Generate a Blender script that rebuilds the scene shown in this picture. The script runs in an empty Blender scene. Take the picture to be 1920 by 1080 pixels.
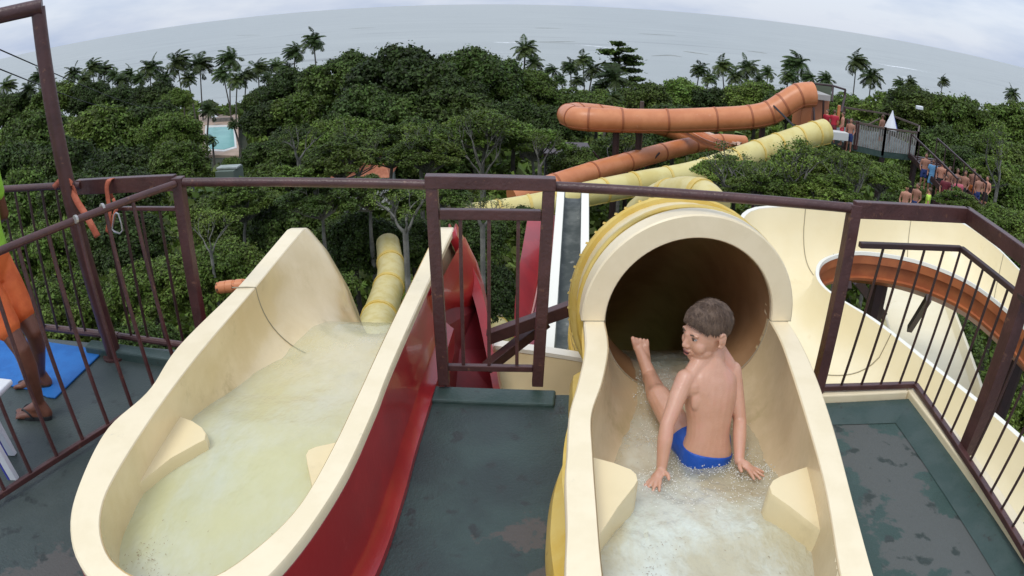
import bpy, bmesh, math, random
import numpy as np
from mathutils import Vector, Matrix, Euler, noise as mnoise
random.seed(7); RNG = np.random.default_rng(7)
S = bpy.context.scene; COL = S.collection
R_ = math.radians

# ---------------------------------------------------------------- camera
# a wide action-camera lens (equisolid fisheye), held 1.95 m above the platform floor
FPX, PITCH, ROLL, CAMZ = 1312.0, R_(23.4), R_(0.54), 1.95
cd = bpy.data.cameras.new('camera'); cam = bpy.data.objects.new('camera', cd); COL.objects.link(cam)
cd.type = 'PANO'; cd.panorama_type = 'FISHEYE_EQUISOLID'
cd.fisheye_lens = FPX / 1920 * 36; cd.fisheye_fov = R_(180)
cd.sensor_width = 36; cd.sensor_fit = 'HORIZONTAL'; cd.clip_start = 0.05; cd.clip_end = 200000
cam.location = (0, 0, CAMZ)
cam.matrix_world = Matrix.Translation((0, 0, CAMZ)) @ Matrix.Rotation(R_(90) - PITCH, 4, 'X') @ Matrix.Rotation(ROLL, 4, 'Z')
S.camera = cam
# ---------------------------------------------------------------- sky and sun (overcast)
SUN_EL, SUN_AZ = R_(62), R_(215)
w = bpy.data.worlds.new('World'); S.world = w; w.use_nodes = True
nt = w.node_tree; nt.nodes.clear(); N = nt.nodes.new; L = nt.links.new
out = N('ShaderNodeOutputWorld'); bg = N('ShaderNodeBackground'); bg2 = N('ShaderNodeBackground'); mx = N('ShaderNodeMixShader')
sky = N('ShaderNodeTexSky'); sky.sky_type = 'NISHITA'; sky.sun_disc = False; sky.sun_elevation = SUN_EL; sky.sun_rotation = SUN_AZ
L(sky.outputs[0], bg.inputs[0]); bg.inputs[1].default_value = 0.1
tc = N('ShaderNodeTexCoord'); sp = N('ShaderNodeSeparateXYZ'); L(tc.outputs['Generated'], sp.inputs[0])
mp = N('ShaderNodeMapping'); mp.inputs['Scale'].default_value = (2.2, 2.2, 9); L(tc.outputs['Generated'], mp.inputs[0])
nz = N('ShaderNodeTexNoise'); nz.inputs['Scale'].default_value = 1.6; nz.inputs['Detail'].default_value = 7; nz.inputs['Roughness'].default_value = .55
L(mp.outputs[0], nz.inputs['Vector'])
cr = N('ShaderNodeValToRGB'); cr.color_ramp.elements[0].position = .38; cr.color_ramp.elements[1].position = .62
cr.color_ramp.elements[0].color = (.43, .51, .68, 1); cr.color_ramp.elements[1].color = (.64, .69, .79, 1)
L(nz.outputs[0], cr.inputs[0])
gr = N('ShaderNodeMapRange'); gr.inputs[1].default_value = 0; gr.inputs[2].default_value = 1; gr.inputs[3].default_value = 1.0; gr.inputs[4].default_value = 1.55
L(sp.outputs[2], gr.inputs[0]); L(cr.outputs[0], bg2.inputs[0]); L(gr.outputs[0], bg2.inputs[1])
mx.inputs[0].default_value = .86; L(bg.outputs[0], mx.inputs[1]); L(bg2.outputs[0], mx.inputs[2]); L(mx.outputs[0], out.inputs[0])
sd = bpy.data.lights.new('sun', 'SUN'); sd.energy = 1.15; sd.angle = R_(22); sd.color = (1, .965, .9)
so = bpy.data.objects.new('sun', sd); COL.objects.link(so)
so.rotation_euler = Euler((R_(90) - SUN_EL, 0, R_(180) - SUN_AZ)); so.location = (0, 0, 60)
S.view_settings.view_transform = 'Standard'; S.view_settings.look = 'None'; S.view_settings.gamma = 1
S.view_settings.exposure = 0.25; S.view_settings.use_curve_mapping = False
S.render.engine = 'CYCLES'; S.cycles.max_bounces = 6; S.cycles.transparent_max_bounces = 8; S.cycles.use_denoising = True

# ---------------------------------------------------------------- measuring: a pixel of the 1920x1080 photograph to a place
def ray(x, y):
    dx, dy = x - 960, 540 - y; r = math.hypot(dx, dy) + 1e-9
    th = 2 * math.asin(r / 2 / FPX); a, b, f = math.sin(th) * dx / r, math.sin(th) * dy / r, math.cos(th)
    c, s = math.cos(ROLL), math.sin(ROLL); x1, y1 = c * a - s * b, s * a + c * b
    return Vector((x1, f * math.cos(PITCH) + y1 * math.sin(PITCH), y1 * math.cos(PITCH) - f * math.sin(PITCH)))
def PZ(x, y, z): d = ray(x, y); return Vector((0, 0, CAMZ)) + d * ((z - CAMZ) / d.z)
def PY(x, y, Y): d = ray(x, y); return Vector((0, 0, CAMZ)) + d * (Y / d.y)

# ---------------------------------------------------------------- object helpers
def wloc(o):
    v = Vector((0, 0, 0))
    while o: v = v + o.location; o = o.parent
    return v
def tag(o, label=None, cat=None, group=None, kind=None):
    for k, v in (('label', label), ('category', cat), ('group', group), ('kind', kind)):
        if v: o[k] = v
    return o
def thing(name, label, cat, loc=(0, 0, 0), group=None):
    o = bpy.data.objects.new(name, None); COL.objects.link(o); o.location = loc; o.empty_display_size = .1
    return tag(o, label, cat, group)
class MB:
    def __init__(s): s.v = []; s.f = []; s.m = []
    def add(s, vs, fs, mi=0):
        k = len(s.v); s.v += [tuple(v) for v in vs]; s.f += [tuple(i + k for i in f) for f in fs]; s.m += [mi] * len(fs)
    def grid(s, rows, mi=0, closed=False):
        n = len(rows[0]); k = len(s.v)
        for r in rows: s.v += [tuple(p) for p in r]
        for i in range(len(rows) - 1):
            for j in range(n if closed else n - 1):
                a = k + i * n + j; b = k + i * n + (j + 1) % n
                s.f.append((a, b, b + n, a + n)); s.m.append(mi)
    def box(s, c, d, rz=0, mi=0):
        q = Matrix.Rotation(rz, 3, 'Z'); vs = []
        for z in (-1, 1):
            for x, y in ((-1, -1), (1, -1), (1, 1), (-1, 1)): vs.append(Vector(c) + q @ Vector((x * d[0] / 2, y * d[1] / 2, z * d[2] / 2)))
        s.add(vs, [(3, 2, 1, 0), (4, 5, 6, 7), (0, 1, 5, 4), (1, 2, 6, 5), (2, 3, 7, 6), (3, 0, 4, 7)], mi)
    def bar(s, a, b, wd, ht, up=(0, 0, 1), mi=0):
        a, b = Vector(a), Vector(b); t = (b - a).normalized(); l = t.cross(Vector(up)).normalized(); u = l.cross(t)
        vs = [p + l * (i * wd / 2) + u * (j * ht / 2) for p in (a, b) for i, j in ((-1, -1), (1, -1), (1, 1), (-1, 1))]
        s.add(vs, [(0, 1, 2, 3), (7, 6, 5, 4), (0, 4, 5, 1), (1, 5, 6, 2), (2, 6, 7, 3), (3, 7, 4, 0)], mi)
    def tube(s, pts, rad, n=10, cap=True, mi=0):
        pts = [Vector(p) for p in pts]; rad = rad if isinstance(rad, (list, tuple)) else [rad] * len(pts); rows = []
        l = None
        for i, p in enumerate(pts):
            t = (pts[min(i + 1, len(pts) - 1)] - pts[max(i - 1, 0)]).normalized()
            if l is None: l = t.cross(Vector((0, 0, 1)) if abs(t.z) < .9 else Vector((1, 0, 0))).normalized()
            else: l = (l - t * l.dot(t)).normalized()
            u = l.cross(t)
            rows.append([p + (l * math.cos(a) + u * math.sin(a)) * rad[i] for a in [2 * math.pi * j / n for j in range(n)]])
        k = len(s.v); s.grid(rows, mi, True)
        if cap: s.f += [tuple(k + j for j in range(n)), tuple(k + (len(rows) - 1) * n + j for j in range(n - 1, -1, -1))]; s.m += [mi, mi]
    def build(s, name, mats, parent=None, smooth=False, bevel=0, solid=0):
        me = bpy.data.meshes.new(name); off = wloc(parent) if parent else Vector((0, 0, 0))
        me.from_pydata([(v[0] - off.x, v[1] - off.y, v[2] - off.z) for v in s.v], [], s.f)
        if not isinstance(mats, (list, tuple)): mats = [mats]
        for m in mats: me.materials.append(m)
        if len(mats) > 1: me.polygons.foreach_set('material_index', s.m)
        bm = bmesh.new(); bm.from_mesh(me); bmesh.ops.recalc_face_normals(bm, faces=bm.faces); bm.to_mesh(me); bm.free()
        if smooth: me.polygons.foreach_set('use_smooth', [True] * len(me.polygons)); me.set_sharp_from_angle(angle=.62)
        o = bpy.data.objects.new(name, me); COL.objects.link(o); o.parent = parent
        if solid: m = o.modifiers.new('s', 'SOLIDIFY'); m.thickness = solid; m.offset = -1
        if bevel: m = o.modifiers.new('b', 'BEVEL'); m.width = bevel; m.segments = 2; m.limit_method = 'ANGLE'
        return o
def lerp(tab, y):
    if y <= tab[0][0]: return tab[0][1]
    for (a, p), (b, q) in zip(tab, tab[1:]):
        if y <= b: t = (y - a) / (b - a); return p + (q - p) * t
    return tab[-1][1]
def sm(tab, y, h=.1): return (lerp(tab, y - h) + 2 * lerp(tab, y) + lerp(tab, y + h)) / 4
def spline(pts, n=8):
    pts = [Vector(p) for p in pts]; o = []
    P = [pts[0] * 2 - pts[1]] + pts + [pts[-1] * 2 - pts[-2]]
    for i in range(1, len(P) - 2):
        for k in range(n):
            t = k / n; a, b, c, d = P[i - 1], P[i], P[i + 1], P[i + 2]
            o.append(.5 * ((2 * b) + (c - a) * t + (2 * a - 5 * b + 4 * c - d) * t * t + (3 * b - a - 3 * c + d) * t ** 3))
    return o + [pts[-1]]

# ---------------------------------------------------------------- materials
def mat(name, base, rough=.5, var=None, vscale=3, vlo=.4, vhi=.6, stain=None, sscale=2, slo=.55, shi=.7, bump=0, bscale=40,
        island=0, obj=0, trans=0, metal=0, spec=.5, sss=0, coat=0, stretch=None, rough2=None):
    m = bpy.data.materials.new(name); m.use_nodes = True; t = m.node_tree; N = t.nodes.new; L = t.links.new
    b = t.nodes['Principled BSDF']; b.inputs['Roughness'].default_value = rough; b.inputs['Metallic'].default_value = metal
    b.inputs['Specular IOR Level'].default_value = spec; b.inputs['Coat Weight'].default_value = coat
    if sss: b.inputs['Subsurface Weight'].default_value = sss; b.inputs['Subsurface Radius'].default_value = (.02, .008, .004); b.inputs['Subsurface Scale'].default_value = .5
    tc = N('ShaderNodeTexCoord'); co = tc.outputs['Object']
    if stretch: mp = N('ShaderNodeMapping'); mp.inputs['Scale'].default_value = stretch; L(co, mp.inputs[0]); co = mp.outputs[0]
    def noi(sc, det=6, rg=.6, off=0):
        n = N('ShaderNodeTexNoise'); n.inputs['Scale'].default_value = sc; n.inputs['Detail'].default_value = det; n.inputs['Roughness'].default_value = rg
        if off: q = N('ShaderNodeVectorMath'); q.inputs[1].default_value = (off, off * 1.7, off * .6); L(co, q.inputs[0]); L(q.outputs[0], n.inputs['Vector'])
        else: L(co, n.inputs['Vector'])
        return n.outputs[0]
    def mr(v, a, c, lo=0, hi=1):
        r = N('ShaderNodeMapRange'); r.interpolation_type = 'SMOOTHSTEP'
        for i, x in zip((1, 2, 3, 4), (a, c, lo, hi)): r.inputs[i].default_value = x
        L(v, r.inputs[0]); return r.outputs[0]
    def mix(f, a, c):
        x = N('ShaderNodeMix'); x.data_type = 'RGBA'
        if hasattr(f, 'node'): L(f, x.inputs[0])
        else: x.inputs[0].default_value = f
        for i, q in ((6, a), (7, c)):
            if hasattr(q, 'node'): L(q, x.inputs[i])
            else: x.inputs[i].default_value = (*q, 1)
        return x.outputs[2]
    rgb = N('ShaderNodeRGB'); rgb.outputs[0].default_value = (*base, 1); c = rgb.outputs[0]
    if var: c = mix(mr(noi(vscale), vlo, vhi), c, var)
    if stain:
        f = mr(noi(sscale, 9, .68, 5.3), slo, shi); c = mix(f, c, stain)
        if rough2 is not None: L(mr(f, 0, 1, rough, rough2), b.inputs['Roughness'])
    if island or obj:
        hs = N('ShaderNodeHueSaturation'); L(c, hs.inputs['Color']); v = None
        if island:
            g = N('ShaderNodeNewGeometry'); v = mr(g.outputs['Random Per Island'], 0, 1, 1 - island, 1 + island)
            L(mr(g.outputs['Random Per Island'], 0, 1, .485, .515), hs.inputs['Hue'])
        if obj:
            g = N('ShaderNodeObjectInfo'); v2 = mr(g.outputs['Random'], 0, 1, 1 - obj, 1 + obj)
            if v: q = N('ShaderNodeMath'); q.operation = 'MULTIPLY'; L(v, q.inputs[0]); L(v2, q.inputs[1]); v = q.outputs[0]
            else: v = v2
        L(v, hs.inputs['Value']); c = hs.outputs[0]
    L(c, b.inputs['Base Color'])
    if bump:
        bp = N('ShaderNodeBump'); bp.inputs['Strength'].default_value = bump; bp.inputs['Distance'].default_value = .02
        L(noi(bscale, 4), bp.inputs['Height']); L(bp.outputs[0], b.inputs['Normal'])
    if trans:
        tr = N('ShaderNodeBsdfTranslucent'); L(c, tr.inputs[0]); ms = N('ShaderNodeMixShader'); ms.inputs[0].default_value = trans
        L(b.outputs[0], ms.inputs[1]); L(tr.outputs[0], ms.inputs[2]); L(ms.outputs[0], t.nodes['Material Output'].inputs[0])
    return m
M = {}
M['cream'] = mat('cream_fibreglass', (.86, .71, .42), .32, (.80, .66, .38), 2.2, .35, .7, (.62, .50, .27), 1.3, .56, .74, .05, 60)
M['cream_rim'] = mat('cream_rim_gelcoat', (.90, .77, .52), .38, (.86, .73, .48), 5, .4, .6, (.60, .52, .36), 7, .64, .8, .04, 90)
M['cream_wet'] = mat('wet_cream_fibreglass', (.84, .68, .40), .22, (.74, .58, .31), 1.8, .38, .62, (.50, .38, .18), 2.4, .55, .75, .06, 30, coat=.3)
M['tub_r'] = mat('worn_tub_fibreglass', (.74, .58, .35), .24, (.64, .49, .28), 3, .35, .65, (.48, .37, .18), 2.2, .52, .75, .06, 30, coat=.2)
M['white_edge'] = mat('white_edge_gelcoat', (.85, .82, .70), .4)
M['cream_far'] = mat('pale_cream_flume', (.88, .78, .53), .35, (.84, .73, .47), 1.2, .35, .65, (.66, .53, .27), 2, .6, .8)
M['red'] = mat('red_fibreglass', (.44, .024, .028), .28, (.36, .02, .024), 2, .4, .6, (.42, .05, .05), 6, .62, .75, .03, 50, coat=.2)
M['red_matte'] = mat('shaded_red_panel', (.20, .010, .016), .55, (.14, .008, .012), 2)  # darker red puts the shade of the recess under the crest into the colour
M['yellow'] = mat('ochre_yellow_fibreglass', (.74, .50, .09), .38, (.80, .60, .17), 4, .35, .6, (.34, .2, .05), 5, .66, .74, .05, 60, trans=.12)
M['yellow_pale'] = mat('pale_yellow_fibreglass', (.78, .66, .30), .4, (.70, .56, .19), 3, .4, .65, trans=.12)
M['far_yellow'] = mat('weathered_yellow_tube', (.70, .60, .24), .4, (.62, .50, .16), .9, .4, .6, (.35, .3, .15), 2, .66, .8)
M['orange'] = mat('orange_tube_fibreglass', (.66, .25, .10), .38, (.58, .20, .075), 1.2, .35, .65, (.7, .32, .17), 2.5, .6, .75)
M['orange_dark'] = mat('orange_joint', (.36, .11, .04), .5)
M['terracotta'] = mat('terracotta_fibreglass', (.50, .16, .055), .45, (.40, .12, .045), 3, .4, .6)
M['steel'] = mat('maroon_painted_steel', (.088, .036, .032), .36, (.066, .027, .024), 7, .4, .6, (.17, .08, .05), 16, .60, .68, .2, 50)
M['steel_dark'] = mat('dark_painted_steel', (.05, .022, .02), .45, (.038, .02, .018), 6)
M['chip'] = mat('bare_scuffed_metal', (.45, .43, .4), .4, metal=.5)
M['deck'] = mat('green_painted_concrete', (.037, .052, .047), .36, (.050, .068, .060), 1.6, .4, .62, (.098, .088, .080), 1.35, .545, .575, .25, 60, rough2=.62)
M['deck_l'] = mat('grey_green_concrete', (.052, .066, .060), .42, (.035, .050, .045), 1.9, .5, .56, (.083, .085, .076), 3.0, .6, .66, .2, 60, rough2=.6)
M['deck_r'] = mat('worn_green_concrete', (.062, .082, .074), .45, (.088, .100, .092), 2.2, .42, .58, (.030, .042, .036), 14, .60, .68, .25, 60, rough2=.6)
M['kerb_green'] = mat('green_kerb_paint', (.035, .066, .056), .45, (.05, .08, .07), 6, .4, .6, (.03, .03, .025), 12, .6, .7, .2, 50)
M['concrete'] = mat('bare_concrete', (.22, .21, .19), .8, (.16, .15, .13), 2, bump=.3)
M['blue_mat'] = mat('blue_foam_mat', (.01, .13, .42), .6, (.015, .16, .48), 6, .4, .6, bump=.15, bscale=120)
M['black'] = mat('black_rubber', (.015, .015, .016), .6)
M['strap'] = mat('faded_orange_webbing', (.50, .14, .075), .75, (.42, .10, .05), 20, bump=.2, bscale=300)
M['alu'] = mat('brushed_aluminium', (.6, .6, .6), .3, metal=.9)
M['skin'] = mat('wet_boy_skin', (.58, .31, .20), .34, (.63, .35, .235), 9, .35, .65, (.63, .32, .225), 5, .50, .68, .10, 120, sss=.12, coat=.12)
M['skin_dark'] = mat('tanned_skin', (.15, .055, .03), .42, (.19, .075, .042), 8, .4, .6, bump=.05, bscale=150)
M['skin_far'] = mat('distant_skin', (.42, .2, .13), .6, obj=.35)
M['hair'] = mat('wet_brown_hair', (.075, .042, .024), .6, (.13, .080, .048), 30, .4, .6, bump=.3, bscale=90, stretch=(3, 1, 1))
M['trunks'] = mat('royal_blue_swimwear', (.006, .075, .40), .45, (.008, .09, .46), 12, bump=.15, bscale=40)
M['eye'] = mat('eye_white', (.6, .58, .55), .2); M['iris'] = mat('dark_iris', (.02, .012, .008), .2)
M['lip'] = mat('lip_skin', (.36, .12, .09), .35); M['mouth'] = mat('open_mouth', (.08, .02, .02), .5)
M['band'] = mat('yellow_wristband', (.6, .5, .1), .5)
M['shorts'] = mat('orange_board_shorts', (.72, .15, .03), .65, (.62, .11, .02), 7, .4, .6, bump=.5, bscale=9)
M['lime'] = mat('lime_shirt', (.32, .62, .05), .6, (.26, .52, .04), 12, bump=.4, bscale=14)
M['white'] = mat('white_plastic', (.75, .77, .78), .45); M['blue_edge'] = mat('blue_panel_and_fringe', (.05, .06, .4), .5)
M['beam'] = mat('brown_beam', (.085, .035, .03), .45, (.065, .026, .022), 6, bump=.1)
M['bark'] = mat('grey_brown_bark', (.065, .055, .042), .9, (.04, .033, .025), 6, bump=.5, bscale=12, obj=.2)
M['bark_pale'] = mat('pale_grey_bark', (.20, .19, .16), .85, (.12, .115, .095), 3, bump=.4, bscale=9)
M['palm_trunk'] = mat('palm_trunk_bark', (.15, .13, .105), .9, (.10, .085, .07), 2, bump=.5, bscale=6)
def worn(name, base, var, patch, dark, cx, cy, kx, ky, off, rough=.4):
    """painted concrete, worn through to brown in ragged patches that gather where people step"""
    m = mat(name, base, rough, var, 1.8, .4, .62, bump=.25, bscale=60); t = m.node_tree; N = t.nodes.new; L = t.links.new; b = t.nodes['Principled BSDF']
    src = b.inputs['Base Color'].links[0].from_socket; tc = N('ShaderNodeTexCoord'); sp = N('ShaderNodeSeparateXYZ'); L(tc.outputs['Object'], sp.inputs[0])
    def ma(op, a, c):
        q = N('ShaderNodeMath'); q.operation = op
        for i, v in enumerate((a, c)):
            if hasattr(v, 'node'): L(v, q.inputs[i])
            else: q.inputs[i].default_value = v
        return q.outputs[0]
    n = N('ShaderNodeTexNoise'); n.inputs['Scale'].default_value = 2.3; n.inputs['Detail'].default_value = 12; n.inputs['Roughness'].default_value = .62; L(tc.outputs['Object'], n.inputs['Vector'])
    dx = ma('MULTIPLY', ma('ABSOLUTE', ma('SUBTRACT', sp.outputs[0], cx), 0), kx); dy = ma('MULTIPLY', ma('ABSOLUTE', ma('SUBTRACT', sp.outputs[1], cy), 0), ky)
    f = ma('ADD', ma('SUBTRACT', n.outputs[0], ma('ADD', dx, dy)), off)
    r = N('ShaderNodeMapRange'); r.inputs[1].default_value = .50; r.inputs[2].default_value = .522; L(f, r.inputs[0])
    n2 = N('ShaderNodeTexNoise'); n2.inputs['Scale'].default_value = 9; n2.inputs['Detail'].default_value = 8; L(tc.outputs['Object'], n2.inputs['Vector'])
    r2 = N('ShaderNodeMapRange'); r2.inputs[1].default_value = .60; r2.inputs[2].default_value = .66; L(n2.outputs[0], r2.inputs[0])
    def mx(f_, a, c):
        x = N('ShaderNodeMix'); x.data_type = 'RGBA'; L(f_, x.inputs[0])
        for i, q in ((6, a), (7, c)):
            if hasattr(q, 'node'): L(q, x.inputs[i])
            else: x.inputs[i].default_value = (*q, 1)
        return x.outputs[2]
    L(mx(r2.outputs[0], mx(r.outputs[0], src, patch), dark), b.inputs['Base Color'])
    rr = N('ShaderNodeMapRange'); rr.inputs[3].default_value = rough; rr.inputs[4].default_value = .7; L(r.outputs[0], rr.inputs[0]); L(rr.outputs[0], b.inputs['Roughness']); return m
M['deck'] = worn('green_painted_concrete', (.030, .045, .040), (.042, .068, .058), (.095, .085, .076), (.028, .034, .03), .14, 1.6, .42, .22, .115, .32)
M['deck_r'] = worn('worn_green_concrete', (.036, .068, .056), (.044, .082, .068), (.098, .105, .096), (.034, .046, .04), 1.86, 1.7, .75, .03, .16, .45)
M['deck_l'] = worn('grey_green_concrete', (.040, .056, .050), (.054, .070, .062), (.082, .080, .072), (.028, .036, .033), -1.9, 1.2, .10, .12, .02, .45)
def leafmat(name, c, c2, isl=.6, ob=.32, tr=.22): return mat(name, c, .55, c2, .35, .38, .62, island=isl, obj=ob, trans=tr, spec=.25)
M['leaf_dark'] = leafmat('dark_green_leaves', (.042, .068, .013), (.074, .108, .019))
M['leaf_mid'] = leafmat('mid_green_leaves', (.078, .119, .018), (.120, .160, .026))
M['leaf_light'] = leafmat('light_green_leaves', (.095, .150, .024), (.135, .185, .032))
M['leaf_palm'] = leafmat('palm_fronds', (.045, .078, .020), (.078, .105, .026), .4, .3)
M['leaf_red'] = leafmat('reddish_leaves', (.12, .04, .03), (.18, .06, .04))
def simple_water(name, base, rough, alpha, bump, bscale, stretch=None, foam=None, flo=.6, fhi=.72, fs=3):
    m = mat(name, base, rough, foam, fs, flo, fhi, bump=bump, bscale=bscale, stretch=stretch, spec=.6)
    m.node_tree.nodes['Principled BSDF'].inputs['Alpha'].default_value = alpha; m.node_tree.nodes['Bump'].inputs['Distance'].default_value = .026; return m
M['water_l'] = simple_water('milky_slide_water', (.71, .72, .41), .04, .62, .9, 5, (1, .5, 1), (.79, .84, .68), .40, .66, 1.6)
M['water_r'] = simple_water('rushing_slide_water', (.62, .58, .40), .04, .42, 1.0, 9, (1, .6, 1), (.82, .89, .78), .46, .66, 2.6)
def depth_alpha(m, y0, a0, y1, a1):
    t = m.node_tree; tc = t.nodes.new('ShaderNodeTexCoord'); sp = t.nodes.new('ShaderNodeSeparateXYZ'); r = t.nodes.new('ShaderNodeMapRange'); t.links.new(tc.outputs['Object'], sp.inputs[0]); t.links.new(sp.outputs[1], r.inputs[0])
    for i, v in zip((1, 2, 3, 4), (y0, y1, a0, a1)): r.inputs[i].default_value = v
    t.links.new(r.outputs[0], t.nodes['Principled BSDF'].inputs['Alpha'])
depth_alpha(M['water_r'], 1.8, .78, 2.5, .36)
depth_alpha(M['water_l'], 2.1, .68, 3.5, .36)
M['water_thin'] = simple_water('thin_running_water', (.60, .60, .36), .08, .52, .5, 8, (1, .35, 1), (.72, .74, .52), .45, .7, 4)
M['pool'] = mat('pool_water', (.10, .33, .28), .25, (.14, .40, .33), .15, bump=.2, bscale=3)
M['pool_deck'] = mat('pool_paving', (.45, .33, .25), .8, (.38, .28, .2), .4)
def sea_mat():
    m = bpy.data.materials.new('sea_water'); m.use_nodes = True; t = m.node_tree; N = t.nodes.new; L = t.links.new
    b = t.nodes['Principled BSDF']; b.inputs['Roughness'].default_value = .32
    tc = N('ShaderNodeTexCoord')
    def nz(sc, st, det=5, rg=.6):
        mp = N('ShaderNodeMapping'); mp.inputs['Scale'].default_value = st; L(tc.outputs['Object'], mp.inputs[0])
        n = N('ShaderNodeTexNoise'); n.inputs['Scale'].default_value = sc; n.inputs['Detail'].default_value = det; n.inputs['Roughness'].default_value = rg; L(mp.outputs[0], n.inputs['Vector']); return n.outputs[0]
    c1 = N('ShaderNodeValToRGB'); c1.color_ramp.elements[0].position = .35; c1.color_ramp.elements[1].position = .65
    c1.color_ramp.elements[0].color = (.29, .31, .275, 1); c1.color_ramp.elements[1].color = (.34, .36, .32, 1)
    L(nz(.004, (1, 2.5, 1)), c1.inputs[0])
    c2 = N('ShaderNodeValToRGB'); c2.color_ramp.elements[0].position = .30; c2.color_ramp.elements[1].position = .39
    c2.color_ramp.elements[0].color = (.50, .50, .48, 1); c2.color_ramp.elements[1].color = (1, 1, 1, 1)
    L(nz(.02, (.35, 2.6, 1), 3, .5), c2.inputs[0])
    x = N('ShaderNodeMix'); x.data_type = 'RGBA'; x.blend_type = 'MULTIPLY'; x.inputs[0].default_value = .8
    L(c1.outputs[0], x.inputs[6]); L(c2.outputs[0], x.inputs[7]); L(x.outputs[2], b.inputs['Base Color'])
    bp = N('ShaderNodeBump'); bp.inputs['Strength'].default_value = .7; bp.inputs['Distance'].default_value = .5
    L(nz(.25, (.6, 1.4, 1), 6, .65), bp.inputs['Height']); L(bp.outputs[0], b.inputs['Normal'])
    return m
M['sea'] = sea_mat()
M['foam'] = mat('sea_foam', (.8, .82, .82), .8, (.5, .52, .5), .4, .45, .6)
M['ground'] = mat('forest_floor', (.022, .03, .012), .95, (.035, .04, .018), .3, stain=(.07, .05, .03), sscale=.2, slo=.6, shi=.7)
M['sand'] = mat('beach_sand', (.42, .36, .26), .95, (.35, .3, .22), .1)
M['far_rail'] = mat('far_wood_rail', (.10, .07, .055), .7); M['far_slat'] = mat('grey_baluster_paint', (.30, .29, .26), .6, (.22, .2, .18), 3)
M['roof_tile'] = mat('terracotta_tiles', (.45, .17, .09), .8, (.36, .12, .06), 3)
M['roof_grey'] = mat('grey_roof_sheet', (.42, .44, .42), .6, (.3, .34, .3), 1); M['wall_w'] = mat('white_wall', (.62, .62, .58), .8)
M['dark_gap'] = mat('dark_interior', (.03, .03, .03), .9)
M['grey_gutter'] = mat('stained_grey_gutter', (.14, .15, .13), .6, (.05, .06, .05), 3, .35, .6, (.3, .3, .26), 5, .6, .7)

# ================================================================= THE SETTING
def gz(x, y):
    z = lerp([(-20, -13), (12, -13), (25, -14), (45, -17), (80, -21), (130, -25.5), (200, -30), (235, -31.6), (300, -34)], y)
    return z + 1.6 * mnoise.noise(Vector((x * .02, y * .02, 3))) * (1 if y < 200 else .2)
b = MB(); xs = np.concatenate([np.linspace(-420, -60, 22), np.linspace(-50, 50, 30), np.linspace(60, 420, 22)]); ys = np.concatenate([np.linspace(-30, 60, 30), np.linspace(70, 262, 28)])
b.grid([[(x, y, gz(x, y)) for x in xs] for y in ys]); tag(b.build('ground', M['ground'], smooth=True), kind='structure')
b = MB(); b.grid([[(x, y + 6 * mnoise.noise(Vector((x * .02, 0, 9))), lerp([(212, -30.4), (240, -31.45)], y)) for x in np.linspace(-420, 420, 80)] for y in (212, 220, 230, 240)])
tag(b.build('beach', M['sand'], smooth=True), kind='structure')
b = MB(); b.add([(-60000, 222, -31.5), (60000, 222, -31.5), (60000, 90000, -31.5), (-60000, 90000, -31.5)], [(0, 1, 2, 3)]); tag(b.build('sea', M['sea']), kind='structure')
# breaking waves and swell ridges: low crests with foam on them
def wave(name, label, cat, px, m, wdt, hgt, seed, ragged=.6, group=None):
    b = MB(); pts = spline([PZ(x, y, -31.5) for x, y in px], 10); rows = []
    for i, p in enumerate(pts):
        e = math.sin(math.pi * i / (len(pts) - 1)) ** .6; w_ = wdt * e * (1 + ragged * mnoise.noise(Vector((i * .45, seed, 0)))) + .02
        dy = ragged * wdt * .5 * mnoise.noise(Vector((i * .3, seed + 5, 0)))
        rows.append([(p.x, p.y + dy + w_ * k, -31.5 + .03 + hgt * e * math.sin(math.pi * (k + 1) / 2)) for k in (-1, -.5, 0, .5, 1)])
    b.grid(rows); return tag(b.build(name, m, smooth=True), label, cat, group)
M['swell'] = mat('dark_swell_water', (.17, .17, .14), .4, (.24, .25, .21), .3)
wave('breaking_wave', 'short white breaking wave just behind the dome-shaped tree', 'wave', [(925, 79), (950, 80), (985, 79)], M['foam'], 4, .25, 1)
wave('breaking_wave', 'thin white line of surf left of the dark layered tree', 'wave', [(1075, 83), (1110, 86), (1145, 90), (1172, 92)], M['foam'], 3, .2, 2)
wave('breaking_wave', 'long white breaking wave right of the two tall palms', 'wave', [(1638, 117), (1665, 123), (1700, 128), (1748, 137)], M['foam'], 6.5, .4, 3)
wave('breaking_wave', 'small scrap of white surf above the bushes at the right', 'wave', [(1690, 144), (1705, 146), (1722, 151)], M['foam'], 3.5, .25, 4)
for i, (pp, lb) in enumerate([([(655, 54), (675, 53), (705, 52)], 'dark swell left above the dome-shaped tree'), ([(1000, 53), (1020, 53), (1055, 54)], 'dark swell line in the middle of the sea'),
        ([(995, 79), (1040, 79), (1080, 78)], 'dark swell between the two white surf lines'), ([(1195, 63), (1230, 65), (1270, 67)], 'dark swell right of the middle of the sea'),
        ([(1220, 105), (1255, 104), (1280, 107)], 'dark swell right of the layered tree'), ([(1280, 96), (1300, 99), (1330, 103)], 'dark swell above the row of right-hand palms'),
        ([(1400, 96), (1420, 98), (1440, 101)], 'short dark swell between the palms and the horizon'), ([(440, 67), (465, 66), (490, 66)], 'faint dark swell above the left palms')]):
    wave('swell_ridge', lb, 'wave', pp, M['swell'], 3.4, .5, 20 + i, .8)

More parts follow.
